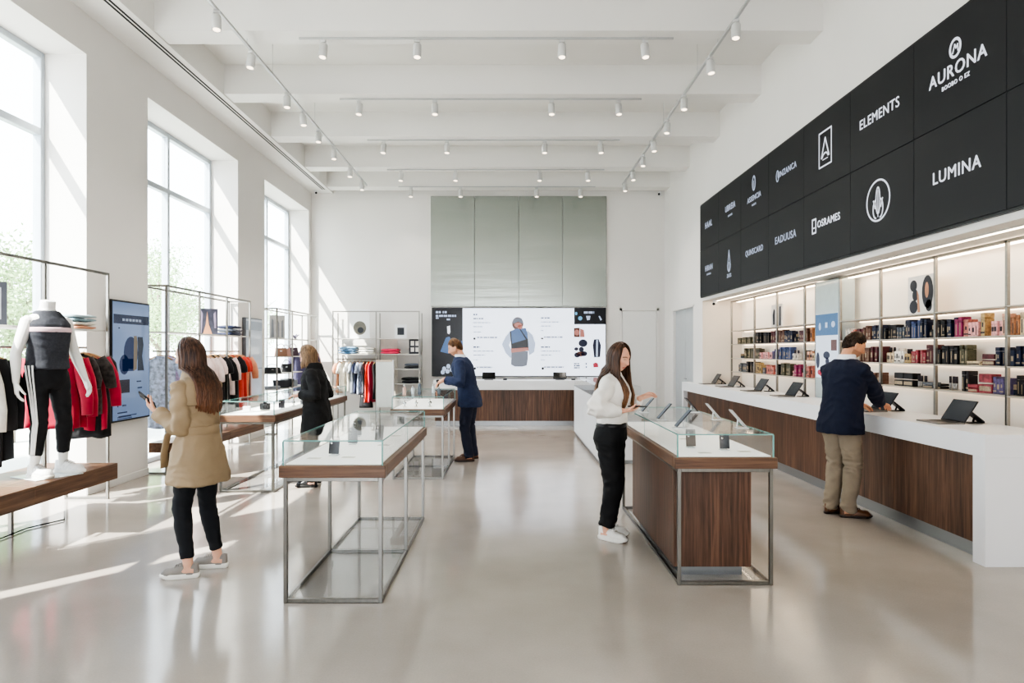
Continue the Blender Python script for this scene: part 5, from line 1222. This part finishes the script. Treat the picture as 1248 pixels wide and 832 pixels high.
# rack two: y 7.96 .. 10.84
R2 = (-4.47, 8.57, 0)
rack_frame('second nickel display rack at the middle window behind the woman in trench coat', R2, [0, .92, 1.84, 2.76], .36, 2.47, [(1.86, .02, 2.74)], [(1.60, .015, 2.745)], [0, .401, .401, 0])
rx = -4.65; zr = 1.60
row2 = [(8.05, CBLU, 'hanging_dress', .95, 'pale blue printed dress at near end of the second rack'), (8.22, CL('lilac print', '#b8a9c9', var=.3, scale=25), 'hanging_dress', .95, 'lilac printed dress second from near end of the second rack'),
    (8.9, CPINK, 'hanging_shirt', .8, 'blush shirt hanging nearest among the blush group on second rack'), (9.03, CPINK, 'hanging_shirt', .82, 'blush shirt hanging second among the blush group on second rack'), (9.16, CL('pale pink', '#ead9d6'), 'hanging_shirt', .9, 'pale pink shirt hanging in the middle of the second rack'), (9.3, CPINK, 'hanging_dress', 1.0, 'blush dress hanging before the black dress on second rack'),
    (9.5, CBLK, 'hanging_dress', 1.02, 'long black dress hanging in the middle of the second rack'), (9.66, CBLK, 'hanging_shirt', .7, 'black shirt hanging behind the black dress on second rack'), (9.86, CPINK, 'hanging_shirt', .62, 'blush shirt hanging between black garments on the second rack'), (10.02, CBLK, 'hanging_dress', .95, 'black dress hanging before the tomato red one on second rack'),
    (10.22, CORG, 'hanging_dress', .92, 'tomato red dress, nearer of the two on the second rack'), (10.36, CORG, 'hanging_dress', .98, 'tomato red dress, farther of the two on the second rack'), (10.54, CPEA, 'hanging_shirt', .7, 'peach shirt hanging at far end of the second rack')]
for k, (y, m, nm, L, lab) in enumerate(row2): garment(lab, (rx, y+.72, zr), .35+.1*math.sin(k*1.7), m, .36 if 'print' in lab else .42, L, .34 if 'shirt' in nm else .22, 60+k, 'clothes on the second rack', 'garment', 1.06, nm)
fold_stack((-4.64, 10.9, 1.86), (.28, .36, .055), [(CNAV, 'navy'), (CGRY, 'slate'), (CNAV, 'dark navy')], 'on second rack shelf')
picture('picture_block', 'dark abstract picture block standing on the shelf of second rack', (-4.64, 10.15, 1.86), .26, .40, P('print dusk', '#41424f', .4, var=.3, scale=12), [(PTN, [[(-.08, .01), (.05, .01), (.0, .16), (-.02, .36), (-.04, .16)]]), (P('print mauve', '#8d8198', .5), [[(-.12, .02), (-.10, .02), (-.08, .32), (-.11, .38)], [(.08, .1), (.11, .1), (.1, .36), (.07, .32)]])], .55)
def ornament(label, loc):
    t = thing('desk_ornament', label, 'ornament', loc); mb = MB()
    for k in range(5): mb.tube([(0, 0, .02), (.05*math.cos(k*1.26), .05*math.sin(k*1.26), .08), (.085*math.cos(k*1.26+.3), .085*math.sin(k*1.26+.3), .10+.02*(k % 2))], [.012, .016, .006], 8)
    mb.build('petals', P('dull bronze', '#6d6878', .35, .6), t); MB().lathe([(.05, 0), (.05, .012), (.02, .02), (.012, .04)], 14).build('foot', DARK, t)
ornament('dull metal ornament beside the folded stack on second rack shelf', (-4.63, 11.2, 1.86))

# rack three: y 11.25 .. 13.8
R3 = (-4.47, 12.66, 0)
rack_frame('third nickel display rack at the far window, with accessories on its shelves', R3, [0, .9, 1.95, 2.62], .34, 2.44, [(1.86, .02, 2.6), (1.50, .3, 1.93), (1.17, .02, 1.6), (.86, .02, 2.6), (.5, .02, 2.6)], [(1.66, 1.97, 2.61)])
def handbag(label, loc, d, mat, rz=0, grp='bags on the third rack'):
    t = thing('handbag', label, 'bag', loc, rz, grp); w_, dd, h = d; mb = MB(); rings = []
    for i in range(6):
        v = i/5; k = 1-.18*v
        rings.append([V((w_/2*k*math.copysign(abs(math.cos(a))**.5, math.cos(a)), dd/2*(1-.55*v)*math.copysign(abs(math.sin(a))**.6, math.sin(a)), h*v)) for a in [2*PI*q/16 for q in range(16)]])
    mb.loft(rings); mb.build('bag_body', mat, t)
    MB().tube([(w_*.28*math.cos(a), 0, h*.97+h*.5*math.sin(a)) for a in [PI*q/10 for q in range(11)]], .007, 6).build('handle', mat, t)
    MB().box(-.02, .02, -dd*.30-.006, -dd*.30+.004, h*.55, h*.68, b=.003).build('clasp', CHROME, t)
def shoe_pair_one(label, loc, rz, mat, grp):
    t = thing('display_shoe', label, 'shoe', loc, rz, grp); shoe_geo(.25, .085).build('upper', mat, t); sole_geo(.25, .085).build('sole', P('shoe sole pale', '#d6d2ca', .6), t)
LEA = P('black leather', '#202024', .4, bump=.2, bscale=90); LEB = P('tan leather', '#8d6a57', .45, bump=.2, bscale=90); LEC = P('plum leather', '#4b3c46', .42, bump=.2, bscale=90)
for y, z, d, m, lab in ((13.34, 1.50, (.26, .14, .17), LEB, 'tan handbag on the third rack, near end of its upper inner shelf'), (13.63, 1.50, (.22, .14, .16), P('dusty pink leather', '#b48c80', .45), 'dusty pink handbag on the third rack beside the tan one'), (14.08, 1.50, (.24, .15, .18), LEC, 'plum handbag on the third rack, far end of upper inner shelf'),
    (12.85, 1.17, (.34, .16, .12), LEA, 'wide black handbag on the third rack middle shelf, near end'), (13.67, 1.17, (.26, .14, .17), LEA, 'tall black handbag on the third rack middle shelf, far end')):
    handbag(lab, (-4.63, y, z), d, m, .45)
for y, z, d, m, lab in ((13.22, 1.17, (.12, .1, .1), WHITE, 'small white box on the middle shelf of third rack'), (13.34, .86, (.3, .2, .16), DARK, 'dark box at left on the lower shelf of third rack'), (13.71, .86, (.26, .2, .17), DARK, 'dark box second on the lower shelf of third rack'), (14.04, .86, (.2, .18, .13), P('box grey', '#8b8f95', .5), 'grey box third on the lower shelf of third rack'), (12.85, .86, (.28, .2, .06), P('box grey', '#8b8f95', .5), 'flat grey box at near end on lower shelf of third rack')):
    giftbox('gift_box', lab, (-4.63, y, z), d, m, .4, 'boxes on the third rack')
for k, (y, m, lab) in enumerate(((12.95, CPUR, 'plum coat hanging nearest on the third rack'), (13.08, CNAV, 'navy coat hanging in the middle of third rack'), (13.22, CPUR, 'plum dress hanging behind the navy coat on third rack'), (13.38, CL('dusty rose', '#a8837f'), 'dusty rose scarf dress hanging at far end of the third rack'))):
    garment(lab, (-4.62, y+1.75-.3*(13.45-y)*0, 1.66), .5, m, .40, .86, .4, 90+k, 'clothes on the third rack', 'garment', 1.0, 'hanging_coat')
picture('picture_block', 'pale tall picture block of bottles on top shelf of third rack', (-4.62, 13.1, 1.86), .3, .46, P('print pale', '#c3c1c0', .4, var=.1), [(PGR, [[(-.12, .02), (-.06, .02), (-.07, .36), (-.11, .4)], [(-.02, .02), (.04, .02), (.04, .3), (-.01, .42)], [(.08, .02), (.12, .02), (.12, .38), (.08, .34)]])], .6)
ornament('dull metal ornament on top shelf of the third rack', (-4.62, 14.2, 1.86))

# rack four: on the back wall
R4 = (-4.03, 15.05, 0)
t = thing('display_rack', 'pale nickel display rack standing at the back wall left of the big screen', 'rack', R4); r = .013
for x in (0, .99, 1.98):
    MB().box(x-r, x+r, -r, r, 0, 2.50, b=.002).build('post', RACKM, t); MB().box(x-r, x+r, .45-r, .45+r, 0, 2.50, b=.002).build('post', RACKM, t)
MB().box(-r, 1.98+r, -r, r, 2.501, 2.527).build('top_rail', RACKM, t)
SHM = P('pale shelf', '#c9c6bf')
for z, x0, x1 in ((1.90, .014, .976), (1.90, 1.004, 1.966), (1.54, .014, .976), (1.54, 1.004, 1.966), (1.20, 1.40, 1.966), (.86, 1.40, 1.966), (.5, 1.40, 1.966)): MB().box(x0, x1, 0, .44, z-.018, z).build('shelf', SHM, t)
MB().tube([(.014, .22, 1.42), (.976, .22, 1.42)], .011, 10).build('hanging_rail', RACKM, t)
MB().box(1.004, 1.40, .46, .48, .3, 1.9).build('back_panel', P('warm back panel', '#e3dcd2', .6), t)
t = thing('display_board', 'pale greenish white upright panel leaning in the back wall rack', 'panel', (-2.86, 15.0, 0), 0)
MB().box(-.17, .2, .0, .03, .32, 1.36, b=.004).build('panel', P('frosted panel', '#d7dcd8', .25, var=.02), t)
MB().box(.2, .235, -.01, .04, .0, 1.40, b=.004).build('side_rail', WHITE, t); MB().box(-.17, .19, -.01, .04, 1.365, 1.40).build('top_rail', P('pale oak', '#d8c7b3', .5), t); MB().box(-.17, -.15, -.0, .03, 0, .319).build('foot', WHITE, t)
r4 = 'clothes on the back wall rack'
row4 = [(-3.93, CPEA, .82), (-3.84, CWHT, .8), (-3.68, CWHT, .8), (-3.58, CL('pale slate', '#a7afba'), .85), (-3.50, CNAV, .84), (-3.43, CBLU, .86), (-3.34, CGRY, .84), (-3.25, CORG, 1.08), (-3.18, CRED, 1.08), (-3.08, CBLK, 1.0)]
nm4 = ['peach top', 'ivory top', 'second ivory top', 'pale slate top', 'navy top', 'pale blue top', 'slate top', 'tomato red trousers', 'crimson trousers', 'black trousers']
for k, (x, m, L) in enumerate(row4): garment('%s hanging on the back wall rack, %s from the left' % (nm4[k], ORD[k]), (x, 15.25, 1.42), PI/2-.25, m, .34, L*.85, .2 if L < 1 else 0, 120+k, r4, 'garment', 1.0, 'hanging_trousers' if L >= 1 else 'hanging_shirt', thick=.034)
fold_stack((-3.72, 15.24, 1.54), (.38, .30, .055), [(CDEN, 'denim'), (CDEN, 'denim'), (CL('light denim', '#6f93b0'), 'light denim')], 'at left on back wall rack')
fold_stack((-3.26, 15.24, 1.54), (.36, .30, .05), [(CWHT, 'ivory'), (CL('white', '#e4e3e0'), 'white'), (CWHT, 'ivory')], 'of whites on back wall rack')
fold_stack((-2.74, 15.24, 1.54), (.40, .30, .06), [(CROSE, 'bright rose'), (CROSE, 'bright rose')], 'of rose garments on back wall rack')
fold_stack((-2.24, 15.24, 1.20), (.34, .28, .06), [(CCHAR, 'charcoal'), (CGRY, 'slate')], 'at right on back wall rack upper side shelf')
fold_stack((-2.26, 15.24, .86), (.40, .28, .07), [(CCHAR, 'charcoal'), (CBLK, 'black')], 'at right on back wall rack lower side shelf')
picture('framed_photo', 'white framed picture of a dark helmet, top left of back wall rack', (-3.45, 15.2, 1.90), .46, .78*.86, WHITE, [(P('print helmet', '#6d6a60', .5, var=.2), [ellp(0, .24, .15, .16, 20)]), (PDK, [ellp(.02, .19, .07, .07)])])
picture('framed_photo', 'small white framed dark picture on the top right of back wall rack', (-2.5, 15.2, 1.90), .28, .32, WHITE, [(PDK, [rectp(-.08, .08, .08, .25)])])
picture('framed_photo', 'dark framed photo strip on the second shelf of back wall rack', (-2.18, 15.2, 1.54), .26, .34, PDK, [(PWH, [rectp(-.09, -.01, .05, .15), rectp(.02, .09, .05, .15), rectp(-.09, -.01, .19, .3), rectp(.02, .09, .19, .3)])])
handbag('black rounded bag hanging low below the clothes of back wall rack', (-3.3, 15.2, .30), (.32, .18, .30), LEA, .1, None)

# ---------------------------------------------------------------- benches
def bench(label, loc, L, w_, seams, z0=.325, z1=.48):
    t = thing('platform_bench', label, 'bench', loc); ys = [0]+seams+[L]
    for a, b in zip(ys[:-1], ys[1:]): MB().box(-w_, 0, a+.001, b-.001, z0, z1, b=.003).build('bench_board', WALNUT_H, t)
    for y in [.25, L*.5, L-.9]:
        for x in (-w_+.1, -.42): MB().box(x, x+.03, y, y+.03, 0, z0-.001).build('leg', RACKM, t)
    return t
B1 = bench('low walnut platform bench at first window with the mannequin standing on it', (-3.93, 3.0, 0), 3.6, .74, [1.3, 2.45])
bench('low walnut platform bench at middle window under the second clothing rack', (-4.2, 8.6, 0), 2.66, .52, [1.3], .27, .40)
t = thing('power_cable', 'thin black cable lying on the floor under the first walnut bench', 'cable', (0, 0, 0))
MB().tube([(-4.4, 4.6, .012), (-4.3, 5.3, .012), (-4.33, 5.9, .012), (-4.2, 6.2, .012), (-4.4, 6.5, .012)], .006, 6).build('cable', BLACK, t)
UP, DN = V((0, 0, 1)), V((0, 0, -1))
# ---- woman in the trench coat
F = figure('person', 'woman in a belted beige trench coat and black leggings holding a dark phone', (-2.26, 4.76, 0), (-.94, .34), 1.68, False, .02, (.30, .22, 0),
    [((-2.16, 4.87), (-.97, -.0)), ((-2.27, 4.65), (-.98, -.10))],
    [((-2.50, 4.92, 1.08), (-.8, -.3, .1), (-.5, -.6, .2), .5, (.5, .25, -.9)), ((-2.50, 4.66, 1.17), (-.70, .1, .55), (.45, .5, .65), .55, (.3, -.2, -1))], ('#d8a78e', '#b9685f', '#3c2820'))
TRE = P('beige gabardine', '#988469', .75, var=.06, scale=6, bump=.15, bscale=400)
tc = [(.392, .212, .178, -.018), (.396, .216, .182, -.018), (.44, .206, .172, -.016), (.50, .192, .152, -.013), (.56, .166, .132, -.008), (.605, .140, .112, 0), (.625, .134, .108, .0), (.66, .142, .115, .004), (.74, .158, .128, .012), (.785, .162, .116, .0), (.82, .146, .090, -.008), (.845, .10, .075, -.008), (.872, .072, .07, -.0)]
garment_top(F, 'trench_coat', TRE, tc, .006, (.93, .93), (.066, .062, .057, .056, .050), .008, .0055, 3, amp_el=.009)
bl = MB(); ring = F.tor([(.598, .147, .119, 0), (.602, .153, .125, 0), (.632, .149, .123, 0), (.636, .143, .117, 0)], .008); bl.loft(ring); bo = bl.build('coat_belt', TRE, F.root)
bl = MB(); p = F.B(V((-.06, .13, .615*F.H))); bl.tube([p, p+V((-.03, .05, -.04)), p+V((-.05, .06, -.16)), p+V((-.04, .07, -.27))], [.022, .03, .032, .034], 10, flat=.3, up=(0, 1, 0)); bl.build('belt_end', TRE, F.root)
fl = MB(); T_ = [(.725, .175, .138, .004), (.728, .180, .143, .0), (.78, .181, .130, -.004), (.815, .166, .104, -.012), (.842, .11, .085, -.012)]
rg = [r[14:28]+[r[0]] for r in F.tor(T_, .008, 28)]; vs = [q for r in rg for q in r]; n_ = len(rg[0]); fl.add(vs, [(a*n_+i, a*n_+i+1, (a+1)*n_+i+1, (a+1)*n_+i) for a in range(len(rg)-1) for i in range(n_-1)], 0, True)
fo = fl.build('storm_flap', TRE, F.root); sd = fo.modifiers.new('thick', 'SOLIDIFY'); sd.thickness = .008
cl = MB(); cl.loft(F.tor([(.838, .082, .078, .0), (.845, .088, .084, .0), (.872, .080, .078, .004), (.882, .070, .07, .006)], .004)); cl.build('collar', TRE, F.root)
trousers(F, 'leggings', P('black denim', '#15171c', .8, var=.12, bump=.15, bscale=300), [.085, .094, .082, .064, .060, .060, .047, .043], ends=.86, top=.57, off=.004, amp=.0022, seed=8, vox=.007)
SNK = P('grey suede', '#8d8781', .85, var=.1, bump=.2, bscale=200); SLW = P('shoe sole white', '#dedbd3', .6)
shoes(F, SNK, SLW, .262, .094, .07, .045, .034, P('lace grey', '#a9a49d', .8))
HB = hair_mat('dark brown hair', '#2a1b14', '#5e4030', '#855a40', 1.10, 1.42)
long_hair(F, HB, 1.17, 74, fall=lambda az, b: (.012*math.sin(az)+(.03 if math.sin(az) > 0 else -.0)*(b > .3), -.085+.075*b), seed=4, n=170, wave=.010, gather=1.0, tipz=lambda b: 1.16+.05*b, tabl=tc, off=.032, bsplit=2, xmax=.115)
f, nn = F.hd[1]; t_ = f.cross(nn)*-1; c = F.wr[1]+f*.115+nn*.022; Rm = Matrix((tuple(t_), tuple(f), tuple(nn))).transposed().to_4x4()
Mw = F.root.matrix_basis @ Matrix.Translation(c) @ Rm
ph = thing('smartphone', 'dark phone in a case held by the woman in the trench coat', 'smartphone'); ph.matrix_basis = Mw
MB().box(-.04, .04, -.075, .075, -.006, .006, b=.005).build('case', P('dark phone case', '#232429', .55, bump=.2), ph); MB().box(-.034, .034, -.069, .069, .0062, .0068).build('screen', P('dark glass', '#0e1013', .12), ph)

# ---- woman in the black coat
F = figure('person', 'woman with blond bob and glasses in a long black coat at the window case', (-2.30, 7.85, 0), (-.96, .05), 1.67, False, .05, (.05, .42, 0),
    [((-2.36, 8.0), (-1, .12)), ((-2.33, 7.74), (-1, -.08))],
    [((-2.44, 7.98, 1.10), (-.9, -.1, -.12), (-.1, -.1, -1), .45, (.3, .3, -.9)), ((-2.46, 7.70, 1.09), (-.9, .12, -.12), (.05, .1, -1), .45, (.4, -.35, -.85))], ('#dcae98', '#b8706a', '#6d4a33'))
BC = P('black quilted cloth', '#141416', .8, var=.35, scale=30, bump=.5, bscale=55)
tc2 = [(.33, .222, .178, -.01), (.40, .216, .172, -.01), (.48, .208, .162, -.010), (.54, .196, .148, -.008), (.62, .178, .132, 0), (.70, .178, .135, .008), (.76, .180, .134, .01), (.80, .176, .112, .0), (.825, .15, .092, -.006), (.85, .09, .075, -.004)]
garment_top(F, 'coat', BC, tc2, .006, (.90, .90), (.070, .068, .063, .060, .052), .009, .005, 6)
cl = MB(); cl.loft(F.tor([(.825, .13, .086, -.01), (.838, .118, .086, -.006), (.855, .098, .083, -.004), (.872, .084, .076, -.002), (.878, .07, .066, 0)], .012)); cl.build('coat_collar', P('black fur collar', '#131315', .95, bump=.8, bscale=90), F.root)
sc = MB(); sc.loft(F.tor([(.72, .05, .142, .012), (.79, .045, .128, .012), (.84, .055, .075, .0)], .006)); sc.build('grey_top', P('grey knit', '#8f959c', .85), F.root)
trousers(F, 'trousers', P('black trousers', '#17181b', .85), [.085, .094, .084, .066, .06, .058, .052, .050], ends=1.06, top=.57, off=.006, seed=3, vox=.008)
shoes(F, LEA_ if False else P('black boot leather', '#161618', .35, bump=.15, bscale=90), P('black boot sole', '#101012', .5), .255, .09, .105, .05, .03, None)
long_hair(F, hair_mat('dark blond hair', '#574330', '#97795a'), 1.43, 62, fall=lambda az, b: (.012*math.sin(az), -.012+.03*b), seed=9, n=120, wave=.004, tipz=lambda b: 1.425-.015*b)
gl = MB()
for sx in (-1, 1):
    cc = F.C+F.R @ V((sx*.032, .088, .008))*F.s
    gl.tube([cc+F.R @ V((.022*math.cos(a), -abs(math.cos(a))*.003, .018*math.sin(a)))*F.s for a in [2*PI*k/14 for k in range(15)]], .0018, 6)
    gl.tube([F.C+F.R @ V((sx*.054, .086, .012))*F.s, F.C+F.R @ V((sx*.074, .05, .012))*F.s, F.C+F.R @ V((sx*.078, -.01, .006))*F.s], .0018, 6)
gl.tube([F.C+F.R @ V((-.010, .088, .012))*F.s, F.C+F.R @ V((.010, .088, .012))*F.s], .0018, 6); gl.build('eyeglasses', P('glasses frame', '#5b4a45', .3), F.root)

# ---- man in the navy suit
F = figure('person', 'man in a navy suit leaning over the far left glass case', (-.58, 9.62, 0), (-.97, .18), 1.79, True, .20, (.12, .38, 0),
    [((-.53, 9.82), (-1, .1)), ((-.58, 9.56), (-1, -.05))],
    [((-.95, 9.72, 1.17), (-.85, -.05, -.35), (-.2, -.2, -.9), .55, (.2, .5, -.7)), ((-.92, 9.42, 1.20), (-.85, .1, -.4), (-.3, .3, -.9), .6, (.35, -.5, -.6))], ('#d6a083', '#b0665a', '#5a3d28'), bw=.93)
NV = P('navy suiting', '#232f4d', .8, var=.14, scale=40, bump=.25, bscale=260); NV2 = P('dark navy trousers', '#1e2438', .8, var=.1, bump=.2, bscale=260)
tj = [(.445, .200, .150, -.014), (.50, .196, .144, -.014), (.56, .182, .130, -.008), (.62, .168, .122, 0), (.70, .184, .132, .006), (.76, .204, .138, .008), (.79, .204, .122, .0), (.815, .174, .102, -.006), (.835, .126, .086, -.006), (.852, .09, .076, -.006)]
garment_top(F, 'suit_jacket', NV, tj, .014, (.92, .92), (.076, .070, .064, .060, .050), .008, .005, 12, amp_el=.008)
cl = MB(); cl.loft(F.tor([(.842, .074, .074, -.006), (.85, .078, .077, -.004), (.872, .072, .071, .0), (.876, .064, .064, .002)], .004)); cl.build('shirt_collar', P('white shirt', '#dfe2e8', .8), F.root)
trousers(F, 'trousers', NV2, [.092, .102, .090, .074, .070, .068, .062, .062], ends=1.10, top=.57, off=.01, amp=.0038, seed=14)
BRN = P('brown leather', '#5a3a28', .4, var=.15, bump=.1, bscale=120); BSL = P('dark shoe sole', '#2a1d17', .5)
shoes(F, BRN, BSL, .295, .10, .085, .052, .024, P('brown lace', '#3b261b', .7))
short_hair(F, hair_mat('light brown hair', '#4a3220', '#8a6442'), 5, .026, .006, 46)
f, nn = F.hd[1]; tp = F.wr[1]+f*.10+nn*.03
wd = thing('handheld_scanner', 'small dark device held by the man in the navy suit over the case', 'device', F.root.matrix_basis @ tp, 0)
MB().tube([(0, 0, .035), (0, 0, -.05)], [.016, .013], 10).box(-.024, .024, -.018, .018, .028, .062, b=.008).build('body', BLACK, wd)

# ---- woman in the white blouse
F = figure('person', 'woman with long brown hair in white blouse and black trousers at the right case', (.88, 5.62, 0), (.90, -.34), 1.66, False, .03, (-.42, .30, 0),
    [((.83, 5.58), (.82, -.57)), ((.87, 5.77), (.85, -.5))],
    [((.935, 5.36, 1.115), (.95, .22, .05), (.1, .2, 1), .35, (-.55, -.5, -.7)), ((1.14, 5.66, 1.20), (.9, -.1, .35), (.1, -.6, -.7), .6, (.1, .5, -.8))], ('#dca88f', '#b8625a', '#4a3021'))
WB = P('white cotton blouse', '#e3dfd8', .85, var=.03, bump=.2, bscale=240)
tb = [(.598, .146, .114, 0), (.606, .154, .120, 0), (.635, .155, .122, .002), (.69, .158, .126, .006), (.74, .166, .134, .014), (.785, .168, .118, .002), (.815, .156, .092, -.006), (.842, .10, .074, -.008), (.858, .062, .062, -.004)]
garment_top(F, 'blouse', WB, tb, .006, (.90, .86), (.066, .066, .064, .060, .044), .0075, .006, 21, amp_el=.008)
BT = P('black crepe trousers', '#121214', .8, var=.1, bump=.12, bscale=300)
trousers(F, 'trousers', BT, [.09, .106, .098, .086, .082, .078, .072, .070], ends=.90, top=.60, off=.012, amp=.0035, seed=23, tbl=[(.455, .13, .10, -.008), (.515, .180, .126, -.014), (.56, .168, .118, -.008), (.60, .138, .104, -.0), (.625, .134, .102, 0)])
bl = MB(); bl.loft(F.tor([(.578, .156, .120, -.004), (.580, .160, .122, -.004), (.596, .150, .116, -.002), (.598, .147, .113, -.002)], .010)); bl.build('belt', P('black belt', '#0c0c0e', .4), F.root)
p = F.B(V((0, .130, .588*F.H))); bl = MB(); bl.tube([p+V((.02*math.cos(a), 0, .016*math.sin(a))) for a in [2*PI*k/12 for k in range(13)]], .003, 6); bl.build('belt_buckle', CHROME, F.root)
shoes(F, P('white leather', '#dcd9d2', .5, bump=.1, bscale=90), SLW, .262, .096, .078, .048, .034, P('white lace', '#ececea', .8))
long_hair(F, hair_mat('brown ombre hair', '#2c1c13', '#5e3f2a', '#966a45', 1.08, 1.38), 1.12, 60, fall=lambda az, b: ((.020 if math.sin(az) > 0 else -.020)*b, -.055+.085*b**1.5), seed=7, n=180, wave=.010, gather=1.1, tipz=lambda b: 1.20-.06*b, tabl=tb, off=.028, bsplit=.62, xmax=.135)
f, nn = F.hd[0]; t_ = f.cross(nn); c = F.wr[0]+f*.125+nn*.026; Rm = Matrix((tuple(t_), tuple(f), tuple(nn))).transposed().to_4x4()
ph = thing('smartphone', 'dark phone held flat in the hand of the woman in white blouse', 'smartphone'); ph.matrix_basis = F.root.matrix_basis @ Matrix.Translation(c) @ Rm
MB().box(-.037, .037, -.075, .075, -.005, .005, b=.004).build('case', BLACK, ph); MB().box(-.033, .033, -.070, .070, .0052, .0058).build('screen', P('dark glass', '#0e1013', .12), ph)

# ---- man in the navy blazer at the counter
F = figure('person', 'bearded man in navy blazer and khaki trousers typing at the right counter', (3.25, 6.42, 0), (.90, .43), 1.79, True, .12, (-.50, .42, 0),
    [((3.28, 6.34), (.98, -.10)), ((3.19, 6.50), (.9, .35))],
    [((3.72, 6.58, 1.07), (.85, .42, -.12), (0, .1, -1), .5, (.25, -.75, -.55)), ((3.56, 6.74, 1.06), (.9, -.1, -.1), (0, 0, -1), .45, (-.2, .2, -1))], ('#cf9877', '#a8604f', '#2a1a12'), bw=.93, stance=.078)
NB_ = P('navy blazer wool', '#121a31', .85, var=.12, scale=30, bump=.2, bscale=300)
tj = [(.452, .206, .154, -.014), (.50, .202, .148, -.014), (.56, .188, .134, -.008), (.62, .174, .126, 0), (.70, .188, .134, .006), (.76, .206, .138, .008), (.79, .202, .122, .0), (.815, .172, .102, -.006), (.835, .125, .086, -.006), (.852, .09, .076, -.006)]
garment_top(F, 'blazer', NB_, tj, .016, (.93, .93), (.078, .072, .065, .062, .052), .008, .0045, 32, amp_el=.007)
vt = MB(); vt.tube([F.B(V((0, -.168, .455*F.H))), F.B(V((0, -.158, .52*F.H))), F.B(V((0, -.145, .555*F.H)))], [.004, .004, .001], 6); vt.build('back_vent', P('blazer seam', '#080c18', .9), F.root)
cl = MB(); cl.loft(F.tor([(.842, .076, .076, -.008), (.85, .080, .079, -.006), (.876, .073, .072, .0), (.880, .065, .065, .002)], .004)); cl.build('shirt_collar', P('white shirt', '#dfe2e8', .8), F.root)
KH = P('khaki chino', '#8e8170', .85, var=.07, bump=.2, bscale=300)
trousers(F, 'trousers', KH, [.094, .104, .092, .078, .074, .072, .064, .064], ends=1.10, top=.57, off=.01, amp=.0045, seed=34)
BR2 = P('tan brown leather', '#5e3c24', .42, var=.15, bump=.1, bscale=120)
shoes(F, BR2, BSL, .295, .10, .08, .05, .024, P('brown lace', '#3b261b', .7))
short_hair(F, hair_mat('dark brown short hair', '#1b110c', '#46301f'), 8, .022, .005, 50)
# ---- mannequin
F = figure('mannequin', 'white headless mannequin in grey tank top and black striped leggings on the bench', (-4.16, 5.92, .4805), (.90, -.44), 1.74, True, .0, (0, 0, 0),
    [((-4.20, 5.81), (.95, -.30)), ((-4.11, 6.05), (.97, -.1))],
    [((-4.24, 5.64, 1.30), (.15, -.1, -1), (.6, .6, 0), .35, (-.6, -.6, -.2)), ((-3.98, 6.18, 1.32), (.35, .05, -.9), (-.4, -.6, .1), .4, (-.5, .5, -.2))], headless=True, mat=P('mannequin white', '#e4e3df', .4, var=.01), cat='mannequin', bw=.88)
GT = P('charcoal heather jersey', '#3b3d44', .9, var=.18, scale=60, bump=.15, bscale=300)
tt = [(.552, .172, .120, 0), (.556, .176, .124, 0), (.60, .164, .116, 0), (.66, .164, .116, .004), (.74, .186, .126, .008), (.78, .184, .118, .002), (.805, .160, .098, -.004), (.825, .132, .084, -.008), (.845, .098, .07, -.010), (.852, .08, .062, -.010)]
garment_top(F, 'tank_top', GT, tt, .012, sleeves=False, amp=.003, seed=44)
bl = MB(); bl.loft(F.tor([(.742, .186, .127, .008), (.744, .188, .129, .008), (.764, .186, .126, .006), (.766, .183, .123, .006)], .014)); bl.build('chest_stripe', P('pale pink stripe', '#dcc0c6', .8), F.root)
trousers(F, 'leggings', P('black jersey leggings', '#121317', .75, bump=.1, bscale=300), [.088, .098, .084, .066, .062, .062, .052, .048], ends=.72, top=.60, off=.008, amp=.002, seed=47)
st = P('white stripe', '#e6e6e6', .8)
for q in (-1, 0, 1):
    hp, kn, an = F.hp[0], F.kn[0], F.an[0]; e = kn.lerp(an, .70); pts = []
    for u_, r in ((hp+V((0, 0, .10)), .122), (hp+V((0, 0, .0)), .105), (hp.lerp(kn, .2), .095), (hp.lerp(kn, .4), .084), (hp.lerp(kn, .62), .076), (hp.lerp(kn, .85), .067), (kn, .063), (kn.lerp(e, .35), .063), (kn.lerp(e, .75), .055), (e, .050)):
        a = math.radians(36+q*13); pts.append(u_+V((math.cos(a), math.sin(a), 0))*(r+.004)*F.s)
    MB().tube(pts, .008, 8, flat=1.0).build('leggings_stripe', st, F.root)
shoes(F, P('white mesh trainer', '#dedddb', .7, var=.1, scale=40, bump=.4, bscale=90), SLW, .29, .105, .085, .055, .036, P('grey lace', '#b5b3b0', .8))
mp = MB(); mp.box(-.20, .20, -.2, .2, 0, .006, b=.002); mp.build('base_plate', P('glass base plate', '#cfd6d6', .1), F.root)
